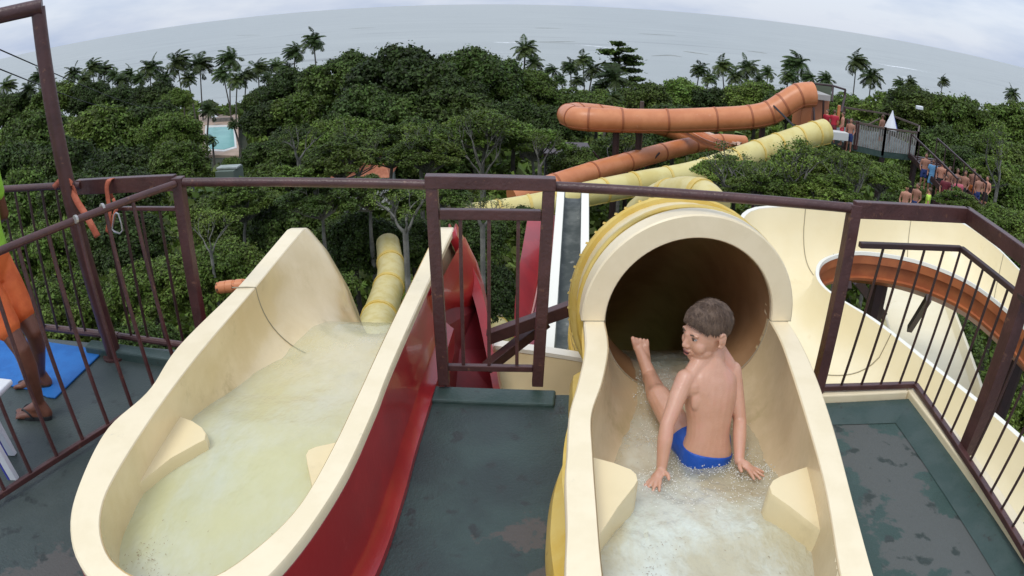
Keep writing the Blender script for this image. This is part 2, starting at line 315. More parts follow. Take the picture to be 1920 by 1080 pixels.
# ================================================================= TREES
def np_mesh(name, V, Fq, mats, smooth=False):
    me = bpy.data.meshes.new(name); n = len(Fq)
    me.vertices.add(len(V)); me.vertices.foreach_set('co', V.astype(np.float32).ravel())
    me.loops.add(n * 4); me.loops.foreach_set('vertex_index', Fq.astype(np.int32).ravel())
    me.polygons.add(n); me.polygons.foreach_set('loop_start', np.arange(n, dtype=np.int32) * 4)
    me.update(calc_edges=True); me.validate()
    for m in mats: me.materials.append(m)
    return me
def leaves(P, Nn, size, rng, elong=1.7):
    n = len(P); Nn = Nn / (np.linalg.norm(Nn, axis=1, keepdims=True) + 1e-9)
    r = rng.normal(size=(n, 3)); T = np.cross(Nn, r); T /= np.linalg.norm(T, axis=1, keepdims=True) + 1e-9; B = np.cross(Nn, T)
    s = size * rng.uniform(.6, 1.35, (n, 1)); hl = s * elong / 2; hw = s / 2
    V = np.stack([P - T * hl, P + B * hw - Nn * s * .18, P + T * hl, P - B * hw - Nn * s * .18], 1).reshape(-1, 3)
    return V, np.arange(n * 4).reshape(-1, 4)
def crown_broad(seed, nl=34, nleaf=19000, leaf=.048, flat=.78, lobe=(.13, .27)):
    rng = np.random.default_rng(seed); C = []; R = []
    for i in range(nl):
        ph = i * 2.399963 + rng.uniform(-.3, .3); u = 1 - (i + .5) / nl * 1.45; u = max(-.5, u); rr = math.sqrt(max(0, 1 - u * u)); q = rng.uniform(.60, .90)
        C.append((math.cos(ph) * rr * q, math.sin(ph) * rr * q, u * q * flat)); R.append(rng.uniform(*lobe))
    C += [(rng.uniform(-.3, .3), rng.uniform(-.3, .3), rng.uniform(-.1, .3)) for _ in range(6)]; R += [.30] * 6
    C = np.array(C); R = np.array(R); k = rng.choice(len(C), nleaf, p=R ** 2 / (R ** 2).sum())
    D = rng.normal(size=(nleaf, 3)); D /= np.linalg.norm(D, axis=1, keepdims=True); D[:, 2] = np.where(D[:, 2] < -.35, -D[:, 2], D[:, 2])
    bumpy = 1 + .16 * np.sin(D[:, 0] * 9 + k) * np.sin(D[:, 1] * 8 + k * 2) + .1 * np.sin(D[:, 2] * 13 + k)
    P = C[k] + D * (R[k] * bumpy * rng.uniform(.80, 1.08, nleaf) ** 1)[:, None] * np.array([1, 1, .82])
    stray = rng.random(nleaf) < .06; P[stray] += D[stray] * rng.uniform(.02, .10, (stray.sum(), 1))
    V, Fq = leaves(P, D + rng.normal(size=D.shape) * .55 + np.array([0, 0, .35]), leaf, rng); return V, Fq, C
def crown_spray(seed, nl=42, nleaf=15000, leaf=.036, flat=.55):
    rng = np.random.default_rng(seed); C = []
    for i in range(nl):
        a = i * 2.399963 + rng.uniform(-.4, .4); q = math.sqrt((i + .5) / nl) * .86; C.append((math.cos(a) * q, math.sin(a) * q, flat * (1 - q * q) * rng.uniform(.45, 1.1) - .12 * rng.random()))
    C = np.array(C); R = rng.uniform(.16, .27, nl); k = rng.integers(0, nl, nleaf)
    a = rng.uniform(0, 2 * np.pi, nleaf); ns = 7; a = np.where(rng.random(nleaf) < .7, (np.round(a / (2 * np.pi / ns)) * 2 * np.pi / ns) + rng.normal(size=nleaf) * .13 + k, a); q = np.sqrt(rng.random(nleaf))
    P = C[k] + np.stack([np.cos(a) * q * R[k], np.sin(a) * q * R[k], -.25 * q * q * R[k] + rng.normal(size=nleaf) * .022], 1)
    V, Fq = leaves(P, np.array([[0, 0, 1.]]) + rng.normal(size=P.shape) * .42, leaf, rng, 2.2); return V, Fq, C
def palm_crown(seed, nf=26):
    rng = np.random.default_rng(seed); V = []; F = []
    wind = np.array([rng.uniform(.1, .9), 0, 0])
    for i in range(nf):
        a = i * 2.399963; el = 1.35 - 1.75 * (i / nf) + rng.uniform(-.12, .12); Lf = rng.uniform(.85, 1.1); n = 15
        d = np.array([math.cos(a) * math.cos(el), math.sin(a) * math.cos(el), math.sin(el)]); p = np.zeros(3); prev = None
        for j in range(n):
            s = j / (n - 1); d = d + np.array([0, 0, -.085 - .05 * s]) + wind * .14; d /= np.linalg.norm(d); side = np.cross(d, [0, 0, 1]); side /= np.linalg.norm(side) + 1e-6; up = np.cross(side, d)
            q = p + d * Lf / n
            ll = .30 * math.sin(math.pi * min(.97, .12 + s * .86)) ** .7; w_ = .022
            for sg in (-1, 1):
                for h in (.0, .35, .7):
                    b0 = p + (q - p) * h; tip = b0 + side * sg * ll * rng.uniform(.8, 1.1) + d * ll * .55 - np.array([0, 0, 1]) * ll * rng.uniform(.25, .6)
                    mid = (b0 + tip) / 2 + up * .03; k = len(V); V += [b0 - d * w_ * .6, mid + d * w_, tip, mid - d * w_]; F.append((k, k + 1, k + 2, k + 3))
            k = len(V); V += [p + side * .012, q + side * .01, q - side * .01, p - side * .012]; F.append((k, k + 1, k + 2, k + 3))
            p = q
    return np.array(V), np.array(F)
CR = {}
for nm, seeds in (('leaf_dark', (1, 2, 3)), ('leaf_mid', (4, 5, 6)), ('leaf_light', (7, 8))):
    for s_ in seeds:
        V, Fq, C = crown_broad(s_, nl=48 + s_ * 3, flat=.7 + .05 * (s_ % 3)); CR.setdefault(nm, []).append((np_mesh('crown', V, Fq, [M[nm]]), C))
for nm, seeds in (('leaf_light', (11, 12)), ('leaf_mid', (13, 14)), ('leaf_dark', (15,))):
    for s_ in seeds:
        V, Fq, C = crown_spray(s_); CR.setdefault('s_' + nm, []).append((np_mesh('crown', V, Fq, [M[nm]]), C))
for nm, seeds in (('leaf_dark', (21,)), ('leaf_mid', (22, 23))):     # finer crowns for the nearest trees
    for s_ in seeds:
        V, Fq, C = crown_broad(s_, nl=70, nleaf=40000, leaf=.036, flat=.72, lobe=(.10, .23)); CR.setdefault('n_' + nm, []).append((np_mesh('crown', V, Fq, [M[nm]]), C))
PALMS = [np_mesh('crown', *palm_crown(40 + i), [M['leaf_palm']]) for i in range(5)]
def limb_mesh(C, rad, seed, base=-1.3, m='bark', nb=11, thick=.055, sub=False):
    rnd = random.Random(seed); b = MB(); fork = Vector((rnd.uniform(-.06, .06), rnd.uniform(-.06, .06), -.42))
    b.tube(spline([Vector((0, 0, base)), Vector((.03, .02, (base - .42) / 2)), fork], 4), [thick * 1.25 - thick * .35 * i / 8 for i in range(9)], 7, False)
    idx = sorted(range(len(C)), key=lambda i: -C[i][2] + rnd.random() * .5)[:nb]
    for i in idx:
        e = Vector(C[i]); e = Vector((e.x, e.y, e.z * 1.0)); md = fork.lerp(e, .5) + Vector((rnd.uniform(-.09, .09), rnd.uniform(-.09, .09), -.06))
        p = spline([fork, md, e], 4); b.tube(p, [thick * .62 * (1 - .8 * k / 8) for k in range(len(p))], 5, False)
        for _ in range(3 if sub else 1):
            q = p[rnd.randint(3, 6)]; e2 = q + Vector((rnd.uniform(-.25, .25), rnd.uniform(-.25, .25), rnd.uniform(.08, .28))); b.tube([q, q.lerp(e2, .5) + Vector((.02, 0, -.01)), e2], [thick * .3, thick * .2, thick * .08], 4, False)
    return b
LIMB = {}
def link(name, me, parent, loc=(0, 0, 0), sc=(1, 1, 1), rz=0):
    o = bpy.data.objects.new(name, me); COL.objects.link(o); o.parent = parent; o.location = loc; o.scale = sc; o.rotation_euler = (0, 0, rz); return o
tcount = [0]
def tree(px, ptop, hw, Y, kind, label, limb='bark', vs=None, group='broadleaf trees of the forest', sq=1.0, name='broadleaf_tree', show=False):
    tcount[0] += 1; i = tcount[0]; top = PY(px, ptop, Y); r = hw / FPX * (top - Vector((0, 0, CAMZ))).length
    V = CR[kind]; k = i % len(V); me, C = V[k]; rz = i * 1.7; zs = sq * (1 + .12 * math.sin(i * 3.1))
    ztop = {'s': .42}.get(kind[0], .92) * zs * r; cz = top.z - ztop; g = gz(top.x, Y) - .3
    t = thing(name, label, 'tree', (top.x, Y, g), group)
    link('crown', me, t, (0, 0, cz - g), (r, r, r * zs), rz)
    key = (kind, k, limb, show); 
    if key not in LIMB:
        tmp = limb_mesh(C, 1, i, nb=26 if show else 11, thick=.04 if kind[0] == 's' else .05, sub=show).build('trunk', M[limb], None, True)
        LIMB[key] = tmp.data; bpy.data.objects.remove(tmp)
    link('trunk', LIMB[key], t, (0, 0, cz - g), (r, r, r * zs), rz)
    low = cz - 1.28 * r * zs
    if low > g + .2:
        b = MB(); b.tube([(top.x, Y, low + .1), (top.x + .1, Y, (low + g) / 2), (top.x, Y, g - .2)], [r * .06, r * .066, r * .08], 8, False); b.build('lower_trunk', M[limb], t, True)
    return t
def palm(px, pc, Y, label, hw=32, group='coconut palms before the sea', lean=None, seed=None, dark=False):
    tcount[0] += 1; i = tcount[0]; c = PY(px, pc, Y); r = hw * 1.0 / FPX * (c - Vector((0, 0, CAMZ))).length; g = gz(c.x, Y) - .3
    ln = lean if lean is not None else math.sin(i * 2.3) * 1.6
    t = thing('coconut_palm', label, 'palm tree', (c.x - ln, Y, g), group)
    link('crown', PALMS[(seed if seed is not None else i) % 5], t, (ln, 0, c.z - g), (r, r, r), i * 1.3)
    b = MB(); p = spline([(c.x - ln, Y, g), (c.x - ln * .8, Y, g + (c.z - g) * .45), (c.x, Y, c.z)], 6); b.tube(p, [.24 - .1 * k / (len(p) - 1) for k in range(len(p))], 7, False); b.build('trunk', M['palm_trunk'], t, True)
    return t

# palms on the skyline, left to right
LP = [(12, 160, 170, 26), (55, 168, 150, 24), (72, 145, 190, 22), (138, 138, 190, 24), (172, 128, 185, 28), (196, 130, 190, 24), (215, 142, 180, 22), (243, 140, 185, 24), (283, 130, 180, 32), (332, 118, 175, 36), (375, 120, 170, 36),
      (432, 112, 175, 34), (418, 138, 165, 26), (445, 150, 160, 26), (484, 128, 170, 28), (518, 124, 175, 26), (554, 98, 150, 28), (588, 76, 140, 30)]
LL = ['first palm of the left-hand skyline, cut by the picture edge', 'low palm left of the tall brown pole, crown below the others', 'palm crown right behind the tall brown pole', 'first palm right of the tall pole, small crown',
      'second palm right of the tall pole, above the upper cable', 'third palm right of the tall pole, close against its neighbour', 'low small palm under the third one right of the pole', 'fifth palm right of the pole, thin ragged crown',
      'wide palm with arching fronds, left neighbour of the slim tall one', 'palm on a slim bare trunk with the sea showing beside it', 'palm straight above the left edge of the swimming pool gap', 'tallest palm of the left group, above the right side of the pool gap',
      'smaller palm tucked under the tall one above the pool', 'low palm in front right of the tall palm above the pool', 'bushy palm between the pool gap and the dome-shaped tree', 'second bushy palm left of the dome-shaped tree',
      'palm rising on the left shoulder of the dome-shaped tree', 'high palm that tops the left shoulder of the dome-shaped tree']
for (x, y, Y, h), lb in zip(LP, LL): palm(x, y, Y, lb, h)
for (x, y, Y, h, lb) in [(90, 158, 165, 22, 'low palm top in the trees right behind the tall brown pole'), (155, 150, 165, 22, 'low palm top between the first two palms right of the pole'), (228, 150, 165, 22, 'low palm top under the middle of the left palms'), (262, 148, 170, 20, 'small palm between the thin ragged and the wide arching palm'),
        (308, 146, 165, 24, 'low bushy palm between the wide arching palm and the slim one'), (352, 148, 165, 22, 'low palm to the right of the slim tall one'), (462, 140, 160, 22, 'low palm left of the two bushy palms beyond the pool'), (502, 146, 160, 20, 'small palm between the two bushy palms'), (540, 128, 150, 20, 'small palm below the two high palms by the dome-shaped tree'),
        (1330, 146, 170, 20, 'low palm between the first two palms above the orange tube'), (1378, 144, 170, 22, 'low palm between the second and third palm above the orange tube'), (1424, 150, 170, 18, 'low palm between the third and the small fourth palm above the tube'), (1520, 146, 165, 22, 'low palm right of the broad full palm'), (1052, 148, 170, 18, 'low palm right of the small lone palm'), (1082, 150, 165, 20, 'low palm under the first two palms left of the layered tree')]: palm(x, y, Y, lb, h, group='low palms in the treeline')
MP = [(985, 92, 120, 30), (1002, 118, 118, 24), (1037, 132, 190, 20), (1070, 124, 185, 24), (1093, 112, 180, 24), (1112, 132, 150, 26), (1150, 148, 120, 44), (1128, 165, 120, 24)]
ML = ['palm standing out of the right end of the dome-shaped tree', 'lower palm on the right slope of the dome-shaped tree', 'small lone palm between the dome-shaped tree and the next group', 'first palm of the group left of the layered dark tree',
      'tall narrow palm left of the layered dark tree', 'dull green palm touching the layered dark tree from the left', 'large pale palm in front of the layered dark tree', 'low palm at the foot of the large pale palm']
for (x, y, Y, h), lb in zip(MP, ML): palm(x, y, Y, lb, h)
RP = [(1312, 130, 180, 24), (1354, 124, 180, 28), (1402, 128, 175, 30), (1440, 136, 185, 20), (1496, 118, 170, 36), (1480, 142, 160, 26), (1606, 116, 170, 30), (1634, 144, 160, 30), (1550, 150, 165, 24), (1688, 155, 200, 18), (1706, 154, 195, 18), (1768, 152, 200, 16), (1898, 176, 190, 20)]
RL = ['leftmost palm of the row above the long orange tube', 'second palm of the row above the long orange tube, upright crown', 'third palm of the row above the long orange tube, bushy', 'small fourth palm of the row above the long orange tube',
      'broad full palm left of the orange tube bend', 'low palm merging into the left foot of the broad full palm', 'tall lone palm with a clear thin trunk, right of the tower', 'shorter palm leaning against the tall lone palm, drooping fronds',
      'round low palm just above the tower roof frame', 'tiny palm left of the small scrap of surf', 'tiny palm right of the small scrap of surf', 'tiny palm top on the right-hand forest ridge', 'palm tip at the far right of the forest ridge']
for (x, y, Y, h), lb in zip(RP, RL): palm(x, y, Y, lb, h, lean=.3 if 'lone' in lb else None)
palm(392, 205, 112, 'palm at the left side of the swimming pool', 26, 'palms beside the pool'); palm(398, 262, 100, 'small palm leaning over the near left corner of the pool', 17, 'palms beside the pool'); palm(437, 232, 110, 'small dark palm at the right side of the pool', 15, 'palms beside the pool')
palm(1150, 182, 75, 'short palm under the large pale palm, behind the orange tube', 20, 'palms beside the slides')

D, Md, Li, sD, sM, sL, nD, nM = 'leaf_dark', 'leaf_mid', 'leaf_light', 's_leaf_dark', 's_leaf_mid', 's_leaf_light', 'n_leaf_dark', 'n_leaf_mid'
T = [ # px, top, halfwidth, distance, crown, label
 (15, 158, 60, 150, D, 'dark crown at the left edge below the skyline palms'), (100, 148, 55, 150, Md, 'crown under the palms just right of the tall pole'), (165, 146, 50, 150, D, 'dark crown under the two cables, far row'), (225, 148, 55, 145, D, 'far crown under the middle of the left palms'), (285, 146, 52, 140, D, 'dark rounded crown left of the slim palm, far row'), (330, 162, 34, 120, Md, 'small crown at the foot of the slim palm'),
 (60, 198, 80, 90, Li, 'wide crown crossed by the tall brown pole'), (185, 188, 85, 80, Md, 'big mid-green crown right of the pole, under the lower cable'), (270, 184, 75, 85, D, 'dark crown whose top meets the end of the upper cable'), (316, 197, 72, 62, nM, 'rounded olive crown left of the pool, its top near the cable end'),
 (20, 254, 85, 60, D, 'dark crown at the left edge, above the yellowish bush'), (115, 250, 85, 58, D, 'dark crown behind the tall pole at half height'), (215, 258, 80, 52, D, 'shadowy crown left of the olive one'), (326, 258, 68, 40, Md, 'bright near crown left below the pool'),
 (30, 310, 85, 38, Li, 'crown just above the left end of the top rail'), (130, 305, 80, 34, D, 'dark crown above the rail beside the pole foot'), (225, 300, 80, 33, D, 'crown above the strap-hung rail section'),
 (436, 292, 34, 60, Li, 'light green bush at the near end of the pool'), (497, 151, 50, 120, D, 'crown between the pool gap and the dome-shaped tree, far row'), (500, 181, 58, 95, D, 'dark crown right of the pool'), (545, 121, 66, 110, D, 'crown below the two high palms, left of the dome'), (575, 151, 70, 95, Md, 'crown on the left flank of the dome-shaped tree'),
 (655, 80, 96, 88, nD, 'left shoulder crown of the dome-shaped tree mass'), (765, 60, 140, 75, nD, 'great dome-shaped dark tree against the sea'), (885, 70, 112, 78, nD, 'right half crown of the dark dome against the sea'), (980, 114, 70, 85, nM, 'crown sloping down from the dome to the right'), (840, 120, 120, 70, nD, 'crown in the heart of the dark dome'), (690, 140, 110, 66, nD, 'lower left crown of the dark dome'),
 (965, 172, 82, 62, nD, 'shadowed crown under the right end of the dome'), (560, 227, 75, 62, D, 'brownish-dark crown right of the pool edge'), (500, 250, 60, 58, D, 'dark crown overhanging the pool from the right'), (790, 200, 110, 56, nD, 'deep green crown below the dome, centre'),
 (640, 205, 85, 52, nM, 'mid-green crown left below the dome'), (500, 300, 68, 38, Md, 'crown right above the thin grey roof'), (1070, 160, 62, 85, Li, 'bright rounded crown left of the orange tube turn'), (1045, 192, 60, 60, D, 'dark crown touching the end of the orange tube'),
 (1120, 161, 60, 90, Md, 'crown behind the top of the orange tube turn'), (1210, 146, 60, 100, Md, 'low hedge-like crown right of the layered tree'), (1280, 142, 60, 105, Li, 'crown under the leftmost right-hand palm'), (1350, 148, 60, 100, D, 'darker crown under the second and third right-hand palm'), (1420, 146, 60, 95, Md, 'crown above the middle of the long orange tube'), (1480, 160, 50, 85, D, 'crown left of the orange tube bend'),
 (1270, 180, 80, 62, D, 'broad crown behind the orange tube'), (1180, 230, 80, 50, D, 'dark crown seen under the orange tube'), (1090, 270, 62, 46, Md, 'crown under the turn of the orange tube'), (1390, 240, 80, 46, D, 'dark crown between orange and yellow tubes'),
 (1590, 170, 66, 85, Li, 'crown behind the slide tower, under the lone palm'), (1660, 170, 66, 70, Md, 'crown behind the closed white umbrella'), (1730, 150, 80, 62, nM, 'large bright crown on the right-hand ridge'), (1815, 160, 90, 58, nM, 'widest crown of the right-hand ridge'), (1905, 185, 70, 58, Md, 'crown on the ridge at the right picture edge'),
 (1770, 215, 95, 46, nD, 'dark crown right of the platform railing'), (1870, 235, 95, 42, nM, 'crown at the right edge above the crowd'), (1900, 300, 85, 34, Li, 'crown right of the crowd on the stairs'), (1810, 262, 60, 38, D, 'dark crown just above the crowd'), (1620, 215, 60, 55, D, 'dark crown behind the platform railing'),
 (1880, 370, 85, 22, nM, 'near crown right of the big cream bowl'), (1700, 345, 90, 26, nD, 'dark near crown below the stairs'), (1905, 440, 70, 18, nM, 'crown behind the right-hand handrail'), (1890, 690, 120, 13, nM, 'crown far below, seen through the right-hand balusters'), (1770, 560, 110, 13, nD, 'shaded crown seen through the opening of the big cream bowl'),
]
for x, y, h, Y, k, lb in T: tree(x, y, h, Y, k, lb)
N_ = [ # nearest trees, below the railing
 (60, 395, 105, 24, nM, 'near tree behind the left-hand fence, top left'), (215, 385, 105, 22, nD, 'near dark tree behind the hanging orange straps'), (100, 500, 120, 17, nM, 'near tree behind the left-hand balusters, lower one'), (270, 470, 105, 17, nM, 'near tree left of the corner post'), (235, 590, 110, 13, nD, 'lowest near tree behind the left-hand fence'),
 (420, 345, 90, 26, nM, 'near tree right of the corner post, top'), (540, 352, 95, 24, nD, 'near dark tree above the tip of the open slide'), (400, 440, 95, 18, nM, 'near tree left of the tip of the open slide'), (660, 380, 90, 22, nD, 'near tree between the two upturned slide tips'), (770, 395, 85, 23, nD, 'near dark tree just left of the gate frame'), (585, 480, 85, 17, nD, 'shaded near tree behind the open slide'),
 (880, 390, 80, 19, nD, 'near tree seen through the upper part of the gate'), (900, 480, 85, 16, nD, 'near tree seen through the middle of the gate'), (985, 380, 60, 21, nD, 'near tree behind the right gate post'),
 (470, 560, 110, 14, nD, 'lowest near tree left of the open slide'), (1060, 420, 70, 20, nD, 'shaded tree behind the white chute'), (330, 700, 120, 11, nD, 'tree deep below the left-hand platform')]
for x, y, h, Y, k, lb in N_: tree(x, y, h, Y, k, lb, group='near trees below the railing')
F_ = [ # feathery trees with pale limbs
 (640, 268, 92, 34, sM, 'feathery light tree left of the bare grey limbs'), (730, 240, 86, 42, sM, 'feathery tree under the dark dome, left of centre'), (905, 212, 92, 42, sM, 'tree with tall bare pale limbs under thin foliage, left of the orange tube'), (1000, 240, 72, 44, sL, 'light feathery tree next to the end of the orange tube'), (800, 262, 80, 38, sM, 'feathery crown between the bare-limbed trees'), (560, 320, 80, 32, sM, 'flat feathery crown above the top rail'),
 (690, 335, 80, 21, sM, 'flat layered crown behind the rail, left of the gate'), (820, 345, 70, 22, sD, 'feathery crown behind the gate top'), (600, 345, 85, 20, sD, 'feathery near crown above the open slide'), (450, 350, 80, 23, sM, 'feathery near crown right of the corner post'),
 (1370, 302, 74, 21, sL, 'thin pale-limbed tree in front of the yellow tube, left one'), (1500, 290, 78, 20, sM, 'pale-limbed tree in front of the yellow tube mouth'), (1600, 292, 72, 21, sM, 'pale-limbed tree below the grey balustrade'), (1430, 332, 76, 18, sM, 'flat twiggy crown right above the long handrail'), (1550, 335, 84, 18, sM, 'twiggy crown above the right-hand post'), (1800, 362, 50, 20, sM, 'small leafy crown in front of the lower end of the queue'), (1655, 310, 60, 22, sM, 'leafy crown at the foot of the balustrade'),
 (1160, 262, 60, 40, sD, 'feathery crown behind the tube posts'), (1860, 300, 60, 30, sM, 'pale-limbed tree right of the crowd')]
for x, y, h, Y, k, lb in F_: tree(x, y, h, Y, k, lb, 'bark_pale', group='feathery pale-limbed trees', name='feathery_tree', show=True)
# the dark layered almond tree by the shore
def almond():
    Y = 150; c = PY(1160, 80, Y); g = gz(c.x, Y); t = thing('almond_tree', 'dark tree with flat layered tiers standing against the sea', 'tree', (c.x, Y, g))
    rng = np.random.default_rng(5); sc = (c - Vector((0, 0, CAMZ))).length / FPX; Vs = []; Fs = []; k = 0; b = MB()
    for (dx, dy, w_) in ((0, 2, 12), (12, 12, 16), (-14, 20, 18), (22, 26, 18), (8, 32, 22), (30, 38, 16), (-22, 16, 14), (26, 52, 20), (-2, 50, 20), (34, 66, 14), (20, 76, 18), (-12, 42, 16)):
        n = 420; P = rng.normal(size=(n, 3)) * np.array([w_ * .45, w_ * .45, 1.6]) * sc + np.array([dx * sc, rng.uniform(-12, 12) * sc, -dy * sc + c.z - g])
        V, Fq = leaves(P, np.array([[0, 0, 1.]]) + rng.normal(size=P.shape) * .4, 5 * sc, rng); Vs.append(V); Fs.append(Fq + k); k += len(V)
        b.tube([(c.x, Y, c.z - dy * sc - 1.4), (c.x + dx * sc * .6, Y, c.z - dy * sc - .5), (c.x + dx * sc, Y, c.z - dy * sc)], [.2, .14, .06], 5, False)
    link('crown', np_mesh('crown', np.concatenate(Vs), np.concatenate(Fs), [M['leaf_dark']]), t)
    b.tube([(c.x, Y, c.z), (c.x + .3, Y, c.z - 6), (c.x, Y, g)], [.12, .3, .45], 7, False); b.build('trunk', M['bark'], t, True)
almond()
# trees whose pale limbs stand bare above their foliage
def bare(px, pbase, ptop, Y, label, seed, spread=.5, nb=4, th=.13):
    rnd = random.Random(seed); base, top = PY(px, pbase, Y), PY(px, ptop, Y); g = gz(base.x, Y) - .2; H = top.z - base.z
    t = thing('bare_limbed_tree', label, 'tree', (base.x, Y, g), 'bare-limbed trees')
    b = MB(); b.tube([(base.x + .2, Y + .2, g), (base.x, Y, (g + base.z) / 2), base], [th * 1.3, th * 1.1, th * .95], 8, False); b.build('trunk', M['bark_pale'], t, True)
    tips = []
    def grow(p, d, ln, r, lv):
        pts = [p]; q = p; dd = d.copy()
        for k in range(4): dd = (dd + Vector((rnd.uniform(-.28, .28), rnd.uniform(-.28, .28), rnd.uniform(-.02, .16)))).normalized(); q = q + dd * ln / 4; pts.append(q)
        LB.tube(pts, [r * (1 - .14 * k) for k in range(5)], 6, False)
        if lv == 0: tips.append(q); return
        for k in range(2 if rnd.random() < .7 else 3):
            a = rnd.uniform(0, 6.28); grow(pts[-1 if k < 2 else 2], (dd + Vector((math.cos(a), math.sin(a), .15)) * spread).normalized(), ln * rnd.uniform(.6, .85), r * .58, lv - 1)
    for k in range(nb):
        LB = MB(); a = k * 6.28 / nb + rnd.random(); d = Vector((math.cos(a) * spread, math.sin(a) * spread * .8, 1)).normalized(); grow(base - Vector((0, 0, .1)), d, H * .42, th * .62, 3); LB.build('limb', M['bark_pale'], t, True)
    rng = np.random.default_rng(seed); P = np.concatenate([np.array(q) + rng.normal(size=(26, 3)) * np.array([1, 1, .5]) * H * .07 for q in tips]) if tips else np.zeros((1, 3)); P = P - np.array([base.x, Y, g])
    V, Fq = leaves(P, np.array([[0, 0, 1.]]) + rng.normal(size=P.shape) * .6, H * .028, rng); link('crown', np_mesh('crown', V, Fq, [M['leaf_mid']]), t); return t
for a in [(905, 335, 222, 39, 'tree of several tall bare grey limbs in the middle, above the gate', 1, .34, 5), (1012, 312, 248, 40, 'bare grey forked limbs just left of the orange tube turn', 2, .4, 3), (672, 330, 235, 36, 'bare grey twigs left of centre above the handrail', 3, .5, 3), (790, 320, 240, 38, 'grey branching limbs left of the tallest bare tree', 4, .6, 3), (560, 300, 238, 36, 'thin grey limbs at the left foot of the dome-shaped tree', 5, .5, 3),
          (1362, 352, 268, 20, 'grey limbs crossing the yellow tube, left tree', 6, .75, 4, .09), (1492, 372, 262, 19, 'tall grey limbs in front of the yellow tube mouth', 7, .6, 4, .09), (1588, 390, 290, 18.5, 'pale stem and limbs rising just left of the right-hand post', 8, .6, 3, .09), (1420, 372, 305, 18, 'low twisted grey limbs just above the long handrail', 9, .9, 4, .08), (1870, 352, 245, 27, 'grey limbs at the right edge beside the queue', 10, .4, 3, .1), (1160, 335, 245, 38, 'grey limbs behind the dark posts of the orange tube', 11, .7, 3), (395, 470, 395, 17, 'grey twigs left of the tip of the open slide', 12, .7, 3, .05), (760, 430, 345, 15, 'grey limbs just left of the gate', 13, .8, 3, .07), (905, 420, 362, 15, 'grey limbs seen through the top of the gate', 14, .8, 3, .06)]: bare(*a)
# undergrowth filling the forest floor between the crowns
def undergrowth():
    rng = np.random.default_rng(9); Vs = []; Fs = []; k = 0
    for (y0, y1, n, hgt, sz, spread) in ((9, 30, 620, 4.6, .17, 1.0), (30, 60, 620, 5.5, .32, 1.0), (60, 110, 620, 5.5, .6, 1.0), (110, 212, 950, 6.5, 1.1, 1.0)):
        for _ in range(n):
            y = rng.uniform(y0, y1); x = rng.uniform(-1.25, 1.25) * (y + 4)
            if 80 < y < 175 and -.54 < x / y < -.40: continue
            g = gz(x, y); R0 = hgt * rng.uniform(.35, .6); m_ = 90
            Dn = rng.normal(size=(m_, 3)); Dn /= np.linalg.norm(Dn, axis=1, keepdims=True); Dn[:, 2] = abs(Dn[:, 2])
            P = np.array([x, y, g + hgt * rng.uniform(.1, .6)]) + Dn * R0 * np.array([1.15, 1.15, .9]) * rng.uniform(.75, 1.05, (m_, 1))
            V, Fq = leaves(P, Dn + rng.normal(size=P.shape) * .5, sz * 1.3, rng); Vs.append(V); Fs.append(Fq + k); k += len(V)
    o = bpy.data.objects.new('undergrowth', np_mesh('undergrowth', np.concatenate(Vs), np.concatenate(Fs), [M['leaf_mid']])); COL.objects.link(o)
    tag(o, 'dense dark undergrowth filling the ground between the trees', 'undergrowth', kind='stuff')
undergrowth()

# ================================================================= THE TOWER DECK
def poly(name, pts, z, th, m, parent=None, **k):
    b = MB(); n = len(pts); b.add([(p[0], p[1], z) for p in pts] + [(p[0], p[1], z - th) for p in pts],
        [tuple(range(n)), tuple(range(2 * n - 1, n - 1, -1))] + [(i, (i + 1) % n, n + (i + 1) % n, n + i) for i in range(n)]); return b.build(name, m, parent, **k)
deck = poly('platform_floor', [(-.80, -.6), (.40, -.6), (.40, 3.10), (-.50, 3.12)], 0, .14, M['deck']); tag(deck, 'dark green wet concrete floor between the two slides, worn to brown patches', kind='structure')
deckl = poly('platform_floor', [(-4.8, -.6), (-.80, -.6), (-.80, 1.0), (-1.45, 1.2), (-1.45, 3.45), (-4.8, 3.62)], 0, .14, M['deck_l']); tag(deckl, 'grey-green concrete floor left of the open slide', kind='structure')
deckr = poly('platform_floor', [(.40, -.6), (2.22, -.6), (2.26, 2.9), (1.3, 2.93), (1.2, .9), (.40, .7)], 0, .14, M['deck_r']); tag(deckr, 'worn green concrete floor right of the tube slide', kind='structure')
tag(poly('platform_kerb', [(-.42, 3.01), (.22, 2.98), (.235, 3.12), (-.42, 3.15)], .022, .12, M['kerb_green'], bevel=.010), 'low green kerb under the gate', kind='structure')
tag(poly('platform_kerb', [(-2.75, 3.36), (-1.62, 3.20), (-1.62, 3.30), (-2.75, 3.46)], .06, .15, M['kerb_green'], bevel=.012), 'low green kerb at the far edge of the left floor', kind='structure')
b = MB(); b.grid([[(2.02, -.6, .004), (2.13, -.6, .055), (2.19, -.6, .062)], [(2.03, 1.4, .004), (2.13, 1.4, .055), (2.19, 1.4, .062)], [(2.07, 2.72, .004), (2.17, 2.80, .055), (2.215, 2.86, .062)], [(1.45, 2.76, .004), (1.45, 2.84, .05), (1.45, 2.88, .055)]])
tag(b.build('platform_kerb', M['kerb_green'], smooth=True), 'sloping green cove along the right floor edge', kind='structure')
tag(poly('platform_kerb', [(1.40, 2.885), (2.212, 2.875), (2.215, 2.98), (1.40, 3.0)], .10, .3, M['cream_rim'], bevel=.008), 'cream kerb at the far end of the right floor', kind='structure')
